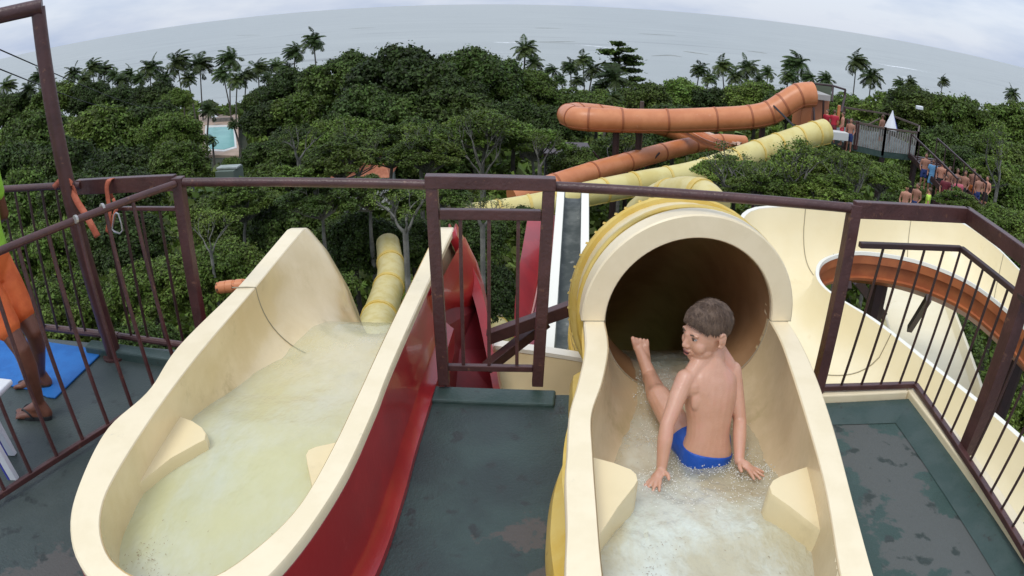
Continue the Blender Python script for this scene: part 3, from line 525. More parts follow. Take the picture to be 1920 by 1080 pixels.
tag(poly('platform_kerb', [(2.218, 2.98), (2.216, 2.875), (2.195, 2.30), (2.165, 1.4), (2.12, -.6), (2.23, -.6), (2.275, 1.4), (2.305, 2.3), (2.33, 2.98)], .10, .3, M['cream_rim'], bevel=.008), 'cream kerb along the right side of the floor', kind='structure')
for k, (x, y, lb) in enumerate([(-3.9, 3.0, 'left front'), (-.1, 2.9, 'middle front'), (2.0, 2.6, 'right front'), (-3.9, 0, 'left back'), (2.0, 0, 'right back')]):
    b = MB(); b.box((x, y, -6.7), (.32, .32, 13.1)); tag(b.build('tower_column', M['steel_dark']), f'square brown column under the {lb} corner of the slide platform', 'column', 'columns under the slide platform')

# ================================================================= SLIDES
def resample(pts, n):
    p = spline([Vector((a, c, 0)) for a, c in pts], 6); d = [0]
    for a, c in zip(p, p[1:]): d.append(d[-1] + (c - a).length)
    o = []
    for i in range(n):
        t = d[-1] * i / (n - 1); k = max(0, min(len(p) - 2, next((j for j in range(len(d) - 1) if d[j + 1] >= t), len(p) - 2)))
        f = (t - d[k]) / max(1e-9, d[k + 1] - d[k]); o.append(p[k].lerp(p[k + 1], f))
    return o
def section(xl, xr, y, top, dep, n, k=28):
    c = (xl + xr) / 2; h = (xr - xl) / 2; r = []
    for i in range(k + 1):
        t = math.pi * i / k; co, si = math.cos(t), math.sin(t); r.append(Vector((c - math.copysign(abs(co) ** (2 / n), co) * h, y, top - dep * si ** (2 / n))))
    return r
def drop(y): return 0 if y < 4.46 else (-2.4 * (y - 4.46) ** 2 if y < 4.8 else -.277 - 1.63 * (y - 4.8))
ZR = .45
def skew(y): return 0 if y < 3.3 else .22 * min(1, (y - 3.3) / 1.2) ** 1.4   # the trough starts to swing right before it drops
LI = [(-1.45, 4.45), (-1.45, 3.9), (-1.45, 3.36), (-1.47, 2.5), (-1.45, 1.8), (-1.40, 1.5), (-1.26, 1.30), (-1.07, 1.23), (-.90, 1.28), (-.79, 1.42), (-.69, 1.66), (-.645, 2.0), (-.62, 2.4), (-.60, 2.8), (-.56, 3.5), (-.53, 4.04), (-.51, 4.45)]
LO = [(-1.58, 4.45), (-1.57, 3.9), (-1.57, 3.4), (-1.62, 2.71), (-1.585, 2.3), (-1.64, 2.0), (-1.59, 1.68), (-1.5, 1.42), (-1.33, 1.22), (-1.05, 1.10), (-.80, 1.18), (-.67, 1.41), (-.575, 1.81), (-.535, 2.25), (-.52, 2.6), (-.46, 3.53), (-.40, 4.43)]
slide = thing('open_water_slide', 'open cream water slide with a red outer side and a tub of milky water', 'water slide', (-1, 2, 0))
inn, outr = resample(LI, 150), resample(LO, 150)
def ext(lst):  # carry the rims on over the crest
    a = [Vector((lst[0].x, y, 0)) for y in np.linspace(6.6, 4.55, 22)]; z = [Vector((lst[-1].x, y, 0)) for y in np.linspace(4.55, 6.6, 22)]; return a + lst + z
inn, outr = ext(inn), ext(outr)
rows = []
for p, q in zip(outr, inn):
    zo, zi = ZR + drop(p.y), ZR + drop(q.y); e = (q - p).normalized() * .008
    rows.append([(p.x, p.y, zo - .045), (p.x, p.y, zo - .008), (p.x + e.x, p.y + e.y, zo), (q.x - e.x, q.y - e.y, zi), (q.x, q.y, zi - .010), (q.x, q.y, zi - .03)])
b = MB(); b.grid(rows); b.build('rim', M['cream_rim'], slide, True)
def tabs(lst, lo, hi):
    a = sorted([(y, x) for x, y in lst[lo:hi]]); return a
tl, tr = sorted([(p.y, p.x) for p in inn[:22 + 78] if p.x < -1.0]), sorted([(p.y, p.x) for p in inn[100:] if p.x > -1.1])
ys = list(np.linspace(1.235, 1.6, 22)) + list(np.linspace(1.65, 6.6, 95)); rows = []
for y in ys:
    nn = lerp([(2.3, 5.5), (2.75, 3.2), (3.3, 2.1), (9, 2)], y); dep = lerp([(2.3, .41), (2.9, .44), (3.4, .455)], y) + (.75 * (min(y, 4.6) - 3.62) ** 2 if y > 3.62 else 0)
    q_ = section(lerp(tl, y), lerp(tr, y), y, ZR - .004 + drop(y), dep, nn); rows.append([Vector((p.x + skew(y) * min(1, max(0, (ZR - .004 + drop(y) - p.z)) / .455) ** .65, p.y, p.z)) for p in q_])
b = MB(); b.grid(rows); flume = b.build('flume', M['cream_wet'], slide, True)
rowsL = rows
# red outer side: skirt down to the floor, then the shell under the crest
rows = []
for i, p in enumerate(outr):
    if p.y > 3.85: continue
    q = outr[min(i + 1, len(outr) - 1)] - outr[max(i - 1, 0)]; nrm = Vector((-q.y, q.x, 0)).normalized() * (-1)
    if (p - Vector((-1.03, 2.6, 0))).dot(nrm) < 0: nrm = -nrm
    f = lambda o, z: (p.x + nrm.x * o, p.y + nrm.y * o, z)
    rows.append([f(-.012, .408), f(.0, .40), f(.018, .20), f(.028, .10), f(.034, .085), f(.075, .045), f(.09, .035), f(.092, -.02), f(.085, -.3)])
b = MB(); b.grid(rows); b.build('outer_side', M['red'], slide, True)
rows = []
for y in np.linspace(3.2, 6.6, 60):
    r = section(lerp(tl, y) - .09, lerp(tr, y) + .09, y, ZR - .07 + drop(y), .47 + (.75 * (min(y, 4.6) - 3.62) ** 2 if y > 3.62 else 0), 2.2, 24); rows.append([Vector((p.x + skew(y) * min(1, max(0, (ZR - .004 + drop(y) - p.z)) / .455) ** .65 + (.03 if y > 3.5 else 0), p.y, p.z)) for p in r])
b = MB(); b.grid(rows); b.build('underside', M['red'], slide, True)
# flared red flange and folded support panel on the right of the crest
F_o = spline([PY(850, 434, 4.42), PY(880, 492, 4.42), PY(905, 560, 4.32), PY(920, 650, 4.05), PY(938, 752, 3.65)], 5); F_i = spline([PY(842, 440, 4.41), PY(868, 500, 4.40), PY(892, 566, 4.30), PY(911, 652, 4.02), PY(931, 754, 3.62)], 5)
b = MB(); b.grid([[p + Vector((-.01, .25, -.03)), p, q, q + Vector((-.02, .30, -.02))] for p, q in zip(F_o, F_i)]); b.build('flange', M['red'], slide, True, solid=.012)
b = MB(); b.grid([[PY(826, 560, 3.95), PY(866, 515, 4.45)], [PY(832, 615, 3.75), PY(893, 580, 4.40)], [PY(836, 680, 3.55), PY(862, 655, 3.95)], [PY(838, 756, 3.30), PY(852, 756, 3.60)]]); b.build('support_panel', M['red_matte'], slide)
b = MB(); b.grid([[PY(866, 515, 4.45), PY(876, 505, 4.50)], [PY(893, 580, 4.40), PY(906, 575, 4.50)], [PY(862, 655, 3.95), PY(922, 655, 4.22)], [PY(852, 756, 3.60), PY(940, 756, 3.75)]]); b.build('support_panel', M['red_matte'], slide)
# seam with its thin cord
def seam(y, rows_, ys_, name, parent, m, r=.004, lift=.004):
    k = min(range(len(ys_)), key=lambda i: abs(ys_[i] - y)); pts = [p + Vector((0, 0, lift)) for p in rows_[k]]; b = MB(); b.tube(pts, r, 5); return b.build(name, m, parent, True)
M['seam'] = mat('grey_joint_sealant', (.35, .30, .2), .6)
k = min(range(len(ys)), key=lambda i: abs(ys[i] - 3.42)); b = MB(); b.tube([Vector((-1.59, 3.42, .456)), Vector((-1.5, 3.43, .456))] + [p + Vector((0, .0, .004)) for p in rowsL[k][:11]], .0038, 5); b.build('joint_cord', M['seam'], slide, True)
def ledge(pts, top, parent, name='ledge', m=None, bot=.04):
    P_ = [PZ(x, y, top) for x, y in pts]; n = len(P_); c = sum(P_, Vector()) / n; rows = []
    for (z, s_) in ((bot, 1.02), (top - .03, 1.0), (top - .010, .995), (top, .965)): rows.append([Vector((c.x + (p.x - c.x) * s_, c.y + (p.y - c.y) * s_, z)) for p in P_])
    b = MB(); b.grid(rows, closed=True); k = len(b.v) - n; b.f.append(tuple(range(k, k + n))); b.m.append(0)
    o = b.build(name, m or M['cream'], parent, True); o.data.polygons[-1].use_smooth = False; return o
ledge([(300, 768), (335, 778), (362, 788), (380, 800), (388, 812), (386, 824), (370, 832), (320, 860), (270, 900), (228, 932), (180, 930), (230, 840)], .30, slide)
ledge([(660, 822), (628, 829), (592, 837), (578, 843), (573, 852), (575, 866), (583, 905), (592, 935), (640, 910)], .30, slide)
def water_sheet(name, edge_l, edge_r, zt, ys_, m, label, wob=.006, seed=0, nx=26):
    rows = []
    for y in ys_:
        a, c, z = lerp(edge_l, y), lerp(edge_r, y), zt(y); rows.append([(a + (c - a) * j / nx, y, z + wob * mnoise.noise(Vector(((a + (c - a) * j / nx) * 7, y * 5, seed))) + wob * .6 * mnoise.noise(Vector((j * .9, y * 16, seed)))) for j in range(nx + 1)])
    b = MB(); b.grid(rows); return tag(b.build(name, m, smooth=True), label, kind='structure')
tlw = [(y, x + .004) for y, x in tl]; trw = [(y, x - .004) for y, x in tr]
wl = [(y, x - .034) for y, x in tlw if y < 2.45] + [(2.7, -1.47), (3.0, -1.45), (3.3, -1.43), (3.7, -1.38), (4.0, -1.3), (6, -1.1)]
wr = [(y, x + .034) for y, x in trw if y < 2.45] + [(2.7, -.57), (3.0, -.57), (3.6, -.55), (4.4, -.52), (6, -.5)]
zw = lambda y: lerp([(2.2, .245), (2.45, .225), (2.8, .15), (3.3, .085), (3.62, .075), (9, .075)], y) + drop(y) - (.75 * (min(y, 4.6) - 3.62) ** 2 if y > 3.62 else 0)
water_sheet('water', wl, wr, zw, list(np.linspace(1.24, 5.6, 140)), M['water_l'], 'milky greenish water filling the open slide at the left')

# right slide: starting tub and enclosed tube
RI = [(.46, 3.10), (.445, 2.8), (.385, 2.5), (.315, 2.25), (.295, 2.0), (.28, 1.7), (.27, 1.4), (.28, 1.15), (.36, .95), (.62, .84), (.88, .90), (.97, 1.08), (1.0, 1.31), (1.10, 1.72), (1.175, 2.1), (1.25, 2.5), (1.31, 2.85), (1.33, 3.10)]
RO = [(.355, 3.10), (.335, 2.8), (.28, 2.5), (.225, 2.25), (.20, 2.0), (.185, 1.85), (.175, 1.6), (.16, 1.4), (.15, 1.1), (.24, .82), (.62, .70), (1.0, .80), (1.09, 1.08), (1.12, 1.31), (1.19, 1.66), (1.29, 2.1), (1.37, 2.5), (1.42, 2.85), (1.435, 3.10)]
tub = thing('enclosed_water_slide', 'cream starting tub leading into an enclosed yellow tube, the boy sits in it', 'water slide', (.9, 2, 0))
inn, outr = resample(RI, 150), resample(RO, 150); rows = []
for p, q in zip(outr, inn):
    e = (q - p).normalized() * .008; rows.append([(p.x, p.y, ZR - .045), (p.x, p.y, ZR - .008), (p.x + e.x, p.y + e.y, ZR), (q.x - e.x, q.y - e.y, ZR), (q.x, q.y, ZR - .010), (q.x, q.y, ZR - .03)])
b = MB(); b.grid(rows); b.build('rim', M['cream_rim'], tub, True)
tl = sorted([(p.y, p.x) for p in inn[:75] if p.x < .62]); tr = sorted([(p.y, p.x) for p in inn[75:] if p.x > .62])
ysr = list(np.linspace(.86, 1.2, 14)) + list(np.linspace(1.24, 3.12, 60)); rows = []
for y in ysr:
    nn = lerp([(1.9, 5.0), (2.3, 3.4), (2.8, 2.4), (3.08, 2.02)], y); rows.append(section(lerp(tl, y), lerp(tr, y), y, ZR - .004, lerp([(2, .42), (3.1, .435)], y), nn))
b = MB(); b.grid(rows); b.build('flume', M['tub_r'], tub, True); rowsR = rows
rows = []
for i, p in enumerate(outr):
    q = outr[min(i + 1, len(outr) - 1)] - outr[max(i - 1, 0)]; nrm = Vector((q.y, -q.x, 0)).normalized()
    if (p - Vector((.75, 2.0, 0))).dot(nrm) < 0: nrm = -nrm
    left = p.x < .6; a, b_ = (.004, -.0) if left else (.0, .0); wv = .012 * math.sin(p.y * 7)
    f = lambda o, z: (p.x + nrm.x * (o + wv), p.y + nrm.y * o, z)
    rows.append([(p.x - nrm.x * .012, p.y - nrm.y * .012, .408), f(0, .40), f(-.045, .33), f(-.05, .20), f(-.01, .15), f(.03, .12), f(.045, .06), f(.045, -.1), f(.03, -.4)])
b = MB(); b.grid(rows); b.build('outer_side', M['yellow'], tub, True)
ledge([(1090, 848), (1112, 856), (1150, 866), (1184, 879), (1194, 888), (1197, 900), (1190, 912), (1160, 950), (1126, 1002), (1100, 1040), (1080, 960)], .34, tub)
ledge([(1540, 865), (1500, 878), (1462, 892), (1448, 900), (1441, 912), (1446, 926), (1480, 950), (1525, 985), (1560, 1012), (1590, 980)], .34, tub)
# tube: cream mouth ring, then yellow shells with bolted collars
TP = spline([(.895, 3.10, .449), (.905, 3.38, .395), (.93, 3.72, .235), (.97, 4.1, .0), (1.02, 4.6, -.36), (1.06, 5.2, -.85), (1.06, 6.0, -1.6), (1.0, 7.0, -2.6), (.9, 8.2, -3.6)], 10)
def frames(P):
    o = []
    for i, p in enumerate(P):
        t = (P[min(i + 1, len(P) - 1)] - P[max(i - 1, 0)]).normalized(); l = t.cross(Vector((0, 0, 1))).normalized(); o.append((p, l, l.cross(t), t))
    return o
TF = frames(TP)
def ring(fr, r, n=48, a0=0, a1=2 * math.pi): p, l, u, t = fr; return [p + l * r * math.cos(a0 + (a1 - a0) * j / (n - 1)) + u * r * math.sin(a0 + (a1 - a0) * j / (n - 1)) for j in range(n)]
TPI = spline([(.895, 3.10, .449), (.90, 3.35, .432), (.915, 3.62, .355), (.94, 3.95, .18), (.98, 4.35, -.12), (1.02, 4.8, -.50), (1.05, 5.4, -1.03), (1.06, 6.1, -1.7), (1.0, 7.0, -2.6)], 8)
b = MB(); b.grid([ring(f, .436) for f in frames(TPI)]); b.build('tube_inside', mat('glow_tinted_tube_inside', (.46, .27, .14), .3, (.38, .21, .10), 2.5, trans=.08), tub, True)  # brown tint paints in the warm glow coming through the tube shell
# mouth: thick half ring standing on the rims
b = MB(); A = (-.0, math.pi); rr = []
for (r, y) in ((.436, 3.17), (.436, 3.07), (.442, 3.062), (.548, 3.062), (.556, 3.07), (.556, 3.17)):
    rr.append([Vector((.895 + r * math.cos(math.pi * j / 40), y, .455 + r * math.sin(math.pi * j / 40))) for j in range(41)])
b.grid(rr); k = len(b.v); b.build('mouth_ring', M['cream_rim'], tub, True)
b = MB()
for sx in (-1, 1): b = MB(); b.box((.895 + sx * .496, 3.11, .4525), (.116, .092, .004)); b.build('mouth_joint', M['seam'], tub)
def shell(i0, i1, prof, m, name):
    b = MB(); rows = []
    for (s_, r) in prof:
        x = i0 + (i1 - i0) * s_; k = int(x); f = x - k; k = min(k, len(TF) - 2); A, B_ = TF[k], TF[k + 1]; fr = tuple(A[j].lerp(B_[j], f) for j in range(4)); rows.append(ring(fr, r))
    b.grid(rows); return b.build(name, m, tub, True)
shell(1.6, 3.6, [(0, .50), (0, .562), (.3, .572), (1, .572), (1, .545)], M['yellow'], 'collar')
cuts = [3.6, 9, 13, 17, 19.5, 24, 26, 33, 35, 44, 46, 60, 62, 79]
for j in range(0, len(cuts) - 1):
    if j % 2 == 0: shell(cuts[j], cuts[j + 1], [(0, .560), (.5, .560), (1, .560)], M['cream'] if j < 1 else M['yellow_pale'], 'tube_shell')
    else: shell(cuts[j], cuts[j + 1], [(0, .55), (0, .585), (.08, .598), (.92, .598), (1, .585), (1, .54)], M['yellow'], 'collar')
b0 = None
for j in (10, 12):
    for q in range(9):
        a = math.radians(85 + q * 14 + (j - 10) * 3.5); p, l, u, t = TF[j]; c = p + (l * math.cos(a) + u * math.sin(a)) * .598; t = -(l * math.cos(a) + u * math.sin(a))
        if b0 is None: b = MB(); b.tube([c + t * .004, c - t * .008], [.011, .009], 8); b0 = b.build('bolt', M['yellow'], tub, True); c0 = c
        else: o = b0.copy(); COL.objects.link(o); o.location = c - c0; 
# stone-grey marks of the seam inside the mouth
seam(3.09, rowsR, ysr, 'joint_cord', tub, M['seam'], .004, .004)
wl = [(y, x - .030) for y, x in tl if y < 2.35] + [(2.6, .44), (2.85, .47), (3.1, .50), (9, .50)]
wr = [(y, x + .030) for y, x in tr if y < 2.35] + [(2.6, 1.30), (2.85, 1.31), (3.1, 1.29), (9, 1.29)]
zw = lambda y: lerp([(1.75, .235), (1.98, .19), (2.15, .135), (2.35, .10), (2.8, .085), (3.12, .075), (3.35, .058), (3.62, -.018), (3.95, -.19), (4.35, -.49)], y)
water_sheet('water', wl, wr, zw, list(np.linspace(.86, 4.3, 150)), M['water_r'], 'rushing water in the tub round the boy and into the tube mouth', .013, 4, 60)
# splashes of broken water: little raised drops and ripples where hands, back and legs break the surface
b = MB(); rs = np.random.default_rng(3)
for (cx, cy, n, sp_) in ((.60, 2.22, 46, .06), (1.02, 2.26, 80, .075), (.86, 2.36, 60, .09), (.95, 2.34, 40, .08), (.72, 2.95, 70, .07), (.70, 3.12, 60, .06), (.62, 2.55, 30, .05)):
    for _ in range(n):
        x, y = cx + rs.normal() * sp_, cy + rs.normal() * sp_ * .8; z = zw(y) + abs(rs.normal()) * .014; r = rs.uniform(.0022, .0055); c = Vector((x, y, z))
        b.add([c + Vector(v) * r for v in ((1, 0, 0), (0, 1, 0), (-1, 0, 0), (0, -1, 0), (0, 0, 1.2), (0, 0, -1))], [(0, 1, 4), (1, 2, 4), (2, 3, 4), (3, 0, 4), (1, 0, 5), (2, 1, 5), (3, 2, 5), (0, 3, 5)])
fo = MB()
for (cx, cy, n, rx, ry) in ((.60, 2.235, 260, .062, .055), (1.03, 2.26, 330, .075, .05), (.866, 2.37, 420, .15, .075), (.72, 2.62, 200, .10, .12), (.75, 3.0, 200, .12, .14), (.9, 2.1, 420, .26, .12), (1.0, 2.75, 160, .13, .2)):
    for _ in range(n):
        a, q = rs.uniform(0, 6.28), abs(1 + rs.normal() * .38); x, y = cx + math.cos(a) * q * rx, cy + math.sin(a) * q * ry; z = zw(y) + .004 + .009 * max(0, mnoise.noise(Vector((x * 7, y * 5, 4)))); r, r_2, a2 = rs.uniform(.0012, .0045), rs.uniform(.0008, .002), rs.uniform(0, 3.14); c_, s__ = math.cos(a2), math.sin(a2)
        fo.add([(x + c_ * r, y + s__ * r, z), (x - s__ * r_2, y + c_ * r_2, z + .001), (x - c_ * r, y - s__ * r, z), (x + s__ * r_2, y - c_ * r_2, z + .001)], [(0, 1, 2, 3)])
tag(fo.build('water_foam', mat('white_water_foam', (.85, .86, .80), .4)), 'flecks of white foam on the rushing water round the boy', 'foam', kind='stuff')
M['drops'] = mat('water_drops', (.75, .74, .66), .05, coat=.5); M['drops'].node_tree.nodes['Principled BSDF'].inputs['Alpha'].default_value = .6
tag(b.build('splash_drops', M['drops'], smooth=True), 'small splashes of water round the hands and feet of the boy', 'water splash', kind='stuff')

for (nm_, lb, spots_, zz) in (('sediment', 'brown sand and leaf flecks in the water of the open slide', ((-1.28, 1.52, 60, .035), (-1.22, 1.36, 90, .045), (-.80, 1.78, 50, .035), (-1.15, 1.75, 18, .14)), .252),
                          ('sediment', 'brown sand and leaf flecks in the tub in front of the boy', ((.47, 1.55, 70, .03), (.42, 1.42, 90, .045), (.52, 1.72, 40, .04), (.75, 1.6, 12, .14)), .243)):
    b = MB()
    for (cx, cy, n, sp_) in spots_:
        for _ in range(n):
            x, y, a = cx + rs.normal() * sp_, cy + rs.normal() * sp_ * 1.3, rs.uniform(0, 6.28); z = zz if y < 1.75 else zz - .02; ln, wd = rs.uniform(.001, .008), rs.uniform(.0005, .0016); c_, s__ = math.cos(a), math.sin(a)
            b.add([(x + c_ * ln, y + s__ * ln, z), (x - s__ * wd, y + c_ * wd, z), (x - c_ * ln, y - s__ * ln, z), (x + s__ * wd, y - c_ * wd, z)], [(0, 1, 2, 3)])
    tag(b.build(nm_, mat('sediment_brown', (.22, .13, .07), .7)), lb, 'sediment', kind='stuff')

# big cream bowl-shaped flume outside the right-hand railing
bowl = thing('curved_water_slide', 'wide cream slide curving round a large opening outside the right railing, orange underneath', 'water slide', (3, 4.5, -.8))
ipx = [(2150, 1080), (2010, 915), (1920, 830), (1835, 757), (1750, 690), (1640, 603), (1575, 562), (1540, 535), (1529, 510), (1540, 487), (1575, 474), (1625, 471), (1720, 487), (1815, 525), (1890, 580), (1960, 650), (2040, 740)]
I_ = spline([PZ(x, y, -.42 + .0 * k) for k, (x, y) in enumerate(ipx)], 6)
opx = [(1.55, .9), (1.62, 1.6), (1.68, 2.2), (1.66, 2.8), (1.63, 3.4), (1.6, 4.2), (1.75, 5.0), (2.0, 5.7)]
O_ = [Vector((x, y, -.42 + .012 * k)) for k, (x, y) in enumerate(opx)] + [PZ(1398, 405, -.2), PZ(1470, 389, -.12), PZ(1600, 390, -.10), PZ(1720, 394, -.12), PZ(1800, 418, -.2), PZ(1860, 458, -.28), PZ(1925, 522, -.34), PZ(2000, 590, -.4), PZ(2090, 680, -.42)]
O_ = spline(O_, 6)
def rs3(p, n):
    d = [0]
    for a, c in zip(p, p[1:]): d.append(d[-1] + (c - a).length)
    o = []
    for i in range(n):
        t = d[-1] * i / (n - 1); k = next((j for j in range(len(d) - 1) if d[j + 1] >= t), len(p) - 2); f = (t - d[k]) / max(1e-9, d[k + 1] - d[k]); o.append(p[k].lerp(p[k + 1], min(1, f)))
    return o
# pair the two edges by how far each has gone round the turn
def pair(A, B_, n): return list(zip(rs3(A, n), rs3(B_, n)))
PR = pair(O_, I_, 110)
rows = []; rows2 = []; er = []; eo = []
for a, c in PR:
    r = []
    for j in range(25):
        s_ = j / 24; u = 2 * s_ - 1; zt = a.z + (c.z - a.z) * s_; q = math.sqrt(max(0, 1 - abs(u) ** 2.6)) ; hin = (1 - .9 * abs(u) ** 2.6); p = a.lerp(c, .5 + .5 * math.copysign(abs(u) ** .82, u)); r.append(Vector((p.x, p.y, zt - .52 * q)))
    rows.append(r); d = (c - a); d.z = 0; d.normalize()
    er.append([c + Vector((0, 0, -.02)), c, c + d * .045 + Vector((0, 0, .006)), c + d * .055 + Vector((0, 0, -.03))]); eo.append([a + Vector((0, 0, -.01)), a + Vector((0, 0, .01)), a - d * .06 + Vector((0, 0, .01)), a - d * .07 + Vector((0, 0, -.04))])
    rows2.append([c + d * .05 + Vector((0, 0, -.03)), c + d * .05 + Vector((0, 0, -.13)), c + d * .0 + Vector((0, 0, -.135)), c - d * .01 + Vector((0, 0, -.30)), c + d * .03 + Vector((0, 0, -.31)), c + d * .02 + Vector((0, 0, -.345)), c - d * .35 + Vector((0, 0, -.52))])
b = MB(); b.grid(rows); b.build('flume', M['cream_far'], bowl, True)
b = MB(); b.grid(er); b.grid(eo); b.build('rim', M['white_edge'], bowl, True)
b = MB(); b.grid(rows2); b.build('underside', M['terracotta'], bowl, True)
for k in (12, 36, 60, 74, 88, 100):   # joints between the fibreglass sections
    b = MB(); b.tube([p + Vector((0, 0, .004)) for p in rows[k]], .006, 5); b.build('joint', M['seam'], bowl, True)
for k in (64, 76):
    a, c = PR[k]; d = (c - a).normalized(); b = MB(); b.bar(c + d * .05 + Vector((0, 0, -.36)), c - d * .7 + Vector((0, 0, -1.25)), .07, .09); b.build('brace', M['steel_dark'], bowl)
for k in (30, 70, 95):
    a, c = PR[k]; p = a.lerp(c, .5); b = MB(); b.tube([(p.x, p.y, -.9), (p.x, p.y, -13)], .12, 8); b.build('post', M['steel_dark'], bowl, True)
# plain white flume passing below the opening
low = thing('lower_white_slide', 'plain off-white straight flume seen below through the opening of the big curved slide', 'water slide', (4, 6, -3))
A1, A2, B1, B2 = PZ(1628, 470, -2.2), PZ(1745, 470, -2.2), PZ(1700, 800, -1.9), PZ(1868, 800, -1.9)
rows = []
for i in range(14):
    t = i / 13; a, c = A1.lerp(B1, t), A2.lerp(B2, t); d = (c - a); w_ = d.length; d = d / w_; rows.append([a + Vector((0, 0, .0)), a + d * .05, a + d * .09 + Vector((0, 0, -.16)), a + d * .3 + Vector((0, 0, -.30)), a + d * w_ * .5 + Vector((0, 0, -.32)), a + d * (w_ - .3) + Vector((0, 0, -.30)), a + d * (w_ - .09) + Vector((0, 0, -.16)), a + d * (w_ - .05), c])
b = MB(); b.grid(rows); b.build('flume', M['white_edge'] if False else M['cream_far'], low, True, solid=.03)
b = MB(); b.bar(A1 + Vector((-.03, 0, -.02)), B1 + Vector((-.03, 0, -.02)), .05, .05); b.build('edge', M['yellow_pale'], low)
b = MB(); p = PZ(1640, 560, -1.7); b.bar(PY(1605, 525, p.y), PY(1655, 590, p.y), .14, .12); b.build('beam', M['steel_dark'], low)

# things behind the gate
cr_ = thing('cream_cross_slide', 'cream flume passing crosswise just below the gate', 'water slide', (0, 3.7, -.4)); rows = []
F1 = [(-.125, 4.205), (-.05, 4.19), (.37, 4.07), (.8, 3.9), (1.4, 3.6)]
fp = spline([Vector((x, y, -.3)) for x, y in F1], 8)
for p in fp: rows.append([p + Vector((0, .07, -.03)), p + Vector((0, .07, .0)), p, p + Vector((0, -.012, -.03)), p + Vector((0, -.02, -.2)), p + Vector((0, -.09, -.36)), p + Vector((0, -.25, -.46)), p + Vector((0, -.55, -.49)), p + Vector((0, -.85, -.44)), p + Vector((0, -1.0, -.25)), p + Vector((0, -1.02, -.05))])
b = MB(); b.grid(rows); b.build('flume', M['cream'], cr_, True)
b = MB(); b.grid([[p + Vector((0, .075, -.03)), p + Vector((0, .075, .008)), p + Vector((0, -.012, .008)), p + Vector((0, -.014, -.02))] for p in fp]); b.build('rim', M['white_edge'], cr_, True)
b = MB(); b.tube([Vector(q) + Vector((0, 0, .003)) for q in rows[26]], .004, 5); b.build('joint', M['seam'], cr_, True)
def chute(name, label, cat, segs, wd, h, m, floor=None, rim=None, fl_name='flume'):
    t = thing(name, label, cat, segs[0]); sp_ = spline(segs, 6); fr = frames(sp_); w2 = wd / 2; rows = []
    rows = [[p - l * w2 + u * h, p - l * w2 * .96, p - l * w2 * .6 - u * .12 * h, p + l * w2 * .6 - u * .12 * h, p + l * w2 * .96, p + l * w2 + u * h] for p, l, u, _ in fr]
    b = MB(); b.grid(rows, 0); b.build(fl_name, floor or m, t, True, solid=.02)
    for s_ in (-1, 1):
        b = MB(); b.grid([[p + l * s_ * (w2 - .01) + u * (h - .02), p + l * s_ * (w2 - .01) + u * (h + .02), p + l * s_ * (w2 + .09) + u * (h + .02), p + l * s_ * (w2 + .1) + u * (h - .10)] for p, l, u, _ in fr]); b.build('rim', rim or m, t, True)
    return t
chute('white_speed_slide', 'steep narrow white chute with a stained grey channel, right of the gate', 'water slide', [PY(1062, 720, 4.9), PY(1064, 640, 6.0), PY(1068, 520, 7.6), PY(1074, 372, 9.6)], .26, .16, M['white_edge'], M['grey_gutter'])
rd = thing('red_speed_slide', 'steep red slide seen between the gate bars, with a pale seam', 'water slide', PY(1000, 650, 6)); q = [(4.9, 712), (6.0, 640), (7.5, 540), (9.5, 405)]; rows = []
sl = [PY(968, 700, 5.5), PY(964, 640, 6.3), PY(968, 540, 7.5), PY(984, 440, 9), PY(990, 405, 9.6)]; sm_ = [PY(968, 700, 5.6), PY(985, 640, 6.6), PY(1004, 560, 7.8), PY(1027, 440, 9.4), PY(1032, 400, 10)]; sr = [PY(1040, 700, 5.6), PY(1044, 640, 6.4), PY(1048, 540, 7.6), PY(1052, 430, 9.2), PY(1054, 400, 9.8)]
a1, a2, a3 = spline(sl, 6), spline(sm_, 6), spline(sr, 6); b = MB(); b.grid([[p, p.lerp(q_, .5) + Vector((0, .1, .0)), q_] for p, q_ in zip(a1, a2)]); b.build('side_wall', M['red'], rd, True)
M['red_pink'] = mat('shaded_red_fibreglass', (.30, .065, .08), .4, (.25, .05, .06), 2)  # duller pinkish red paints the shadow on the floor of the steep slide
b = MB(); b.grid([[p, p.lerp(q_, .5) + Vector((0, .2, -.1)), q_] for p, q_ in zip(a2, a3)]); b.build('flume', M['red_pink'], rd, True)
b = MB(); b.tube([p + Vector((0, -.03, .02)) for p in a2], .014, 6); b.build('joint', mat('pale_seam', (.5, .25, .22), .5), rd, True)
b = MB(); p = sm_[0]; b.tube([p + Vector((0, 0, -.1)), (p.x, p.y, -13)], .1, 8); b.build('post', M['steel_dark'], rd)
def rtube(name, label, cat, segs, r, m, joint, nj=6, jr=1.07, seamang=None, group=None, jw=.07):
    t = thing(name, label, cat, segs[0], group); sp_ = spline(segs, 8); n = len(sp_)
    rad = [lerp([(0, r[0]), (1, r[1])], i / (n - 1)) for i in range(n)]; b = MB(); b.tube(sp_, rad, 24, True); b.build('tube', m, t, True)
    fr = frames(sp_)
    for j in range(1, nj + 1):
        k = int(j * (n - 1) / (nj + 1)); p, l, u, tt = fr[k]; b = MB(); hw = jw
        b.tube([p - tt * hw, p - tt * hw * .99, p + tt * hw * .99, p + tt * hw], [rad[k], rad[k] * jr, rad[k] * jr, rad[k]], 24, False); b.build('joint', joint, t, True)
    if seamang is not None:
        for i in range(nj + 1):
            k0, k1 = int(i * (n - 1) / (nj + 1)), int((i + 1) * (n - 1) / (nj + 1)); b = MB(); pts = [fr[k][0] + (fr[k][1] * math.cos(seamang) + fr[k][2] * math.sin(seamang)) * rad[k] * 1.01 for k in range(k0, k1 + 1)]; b.tube(pts, rad[0] * .045, 5); b.build('seam', joint, t, True)
    return t
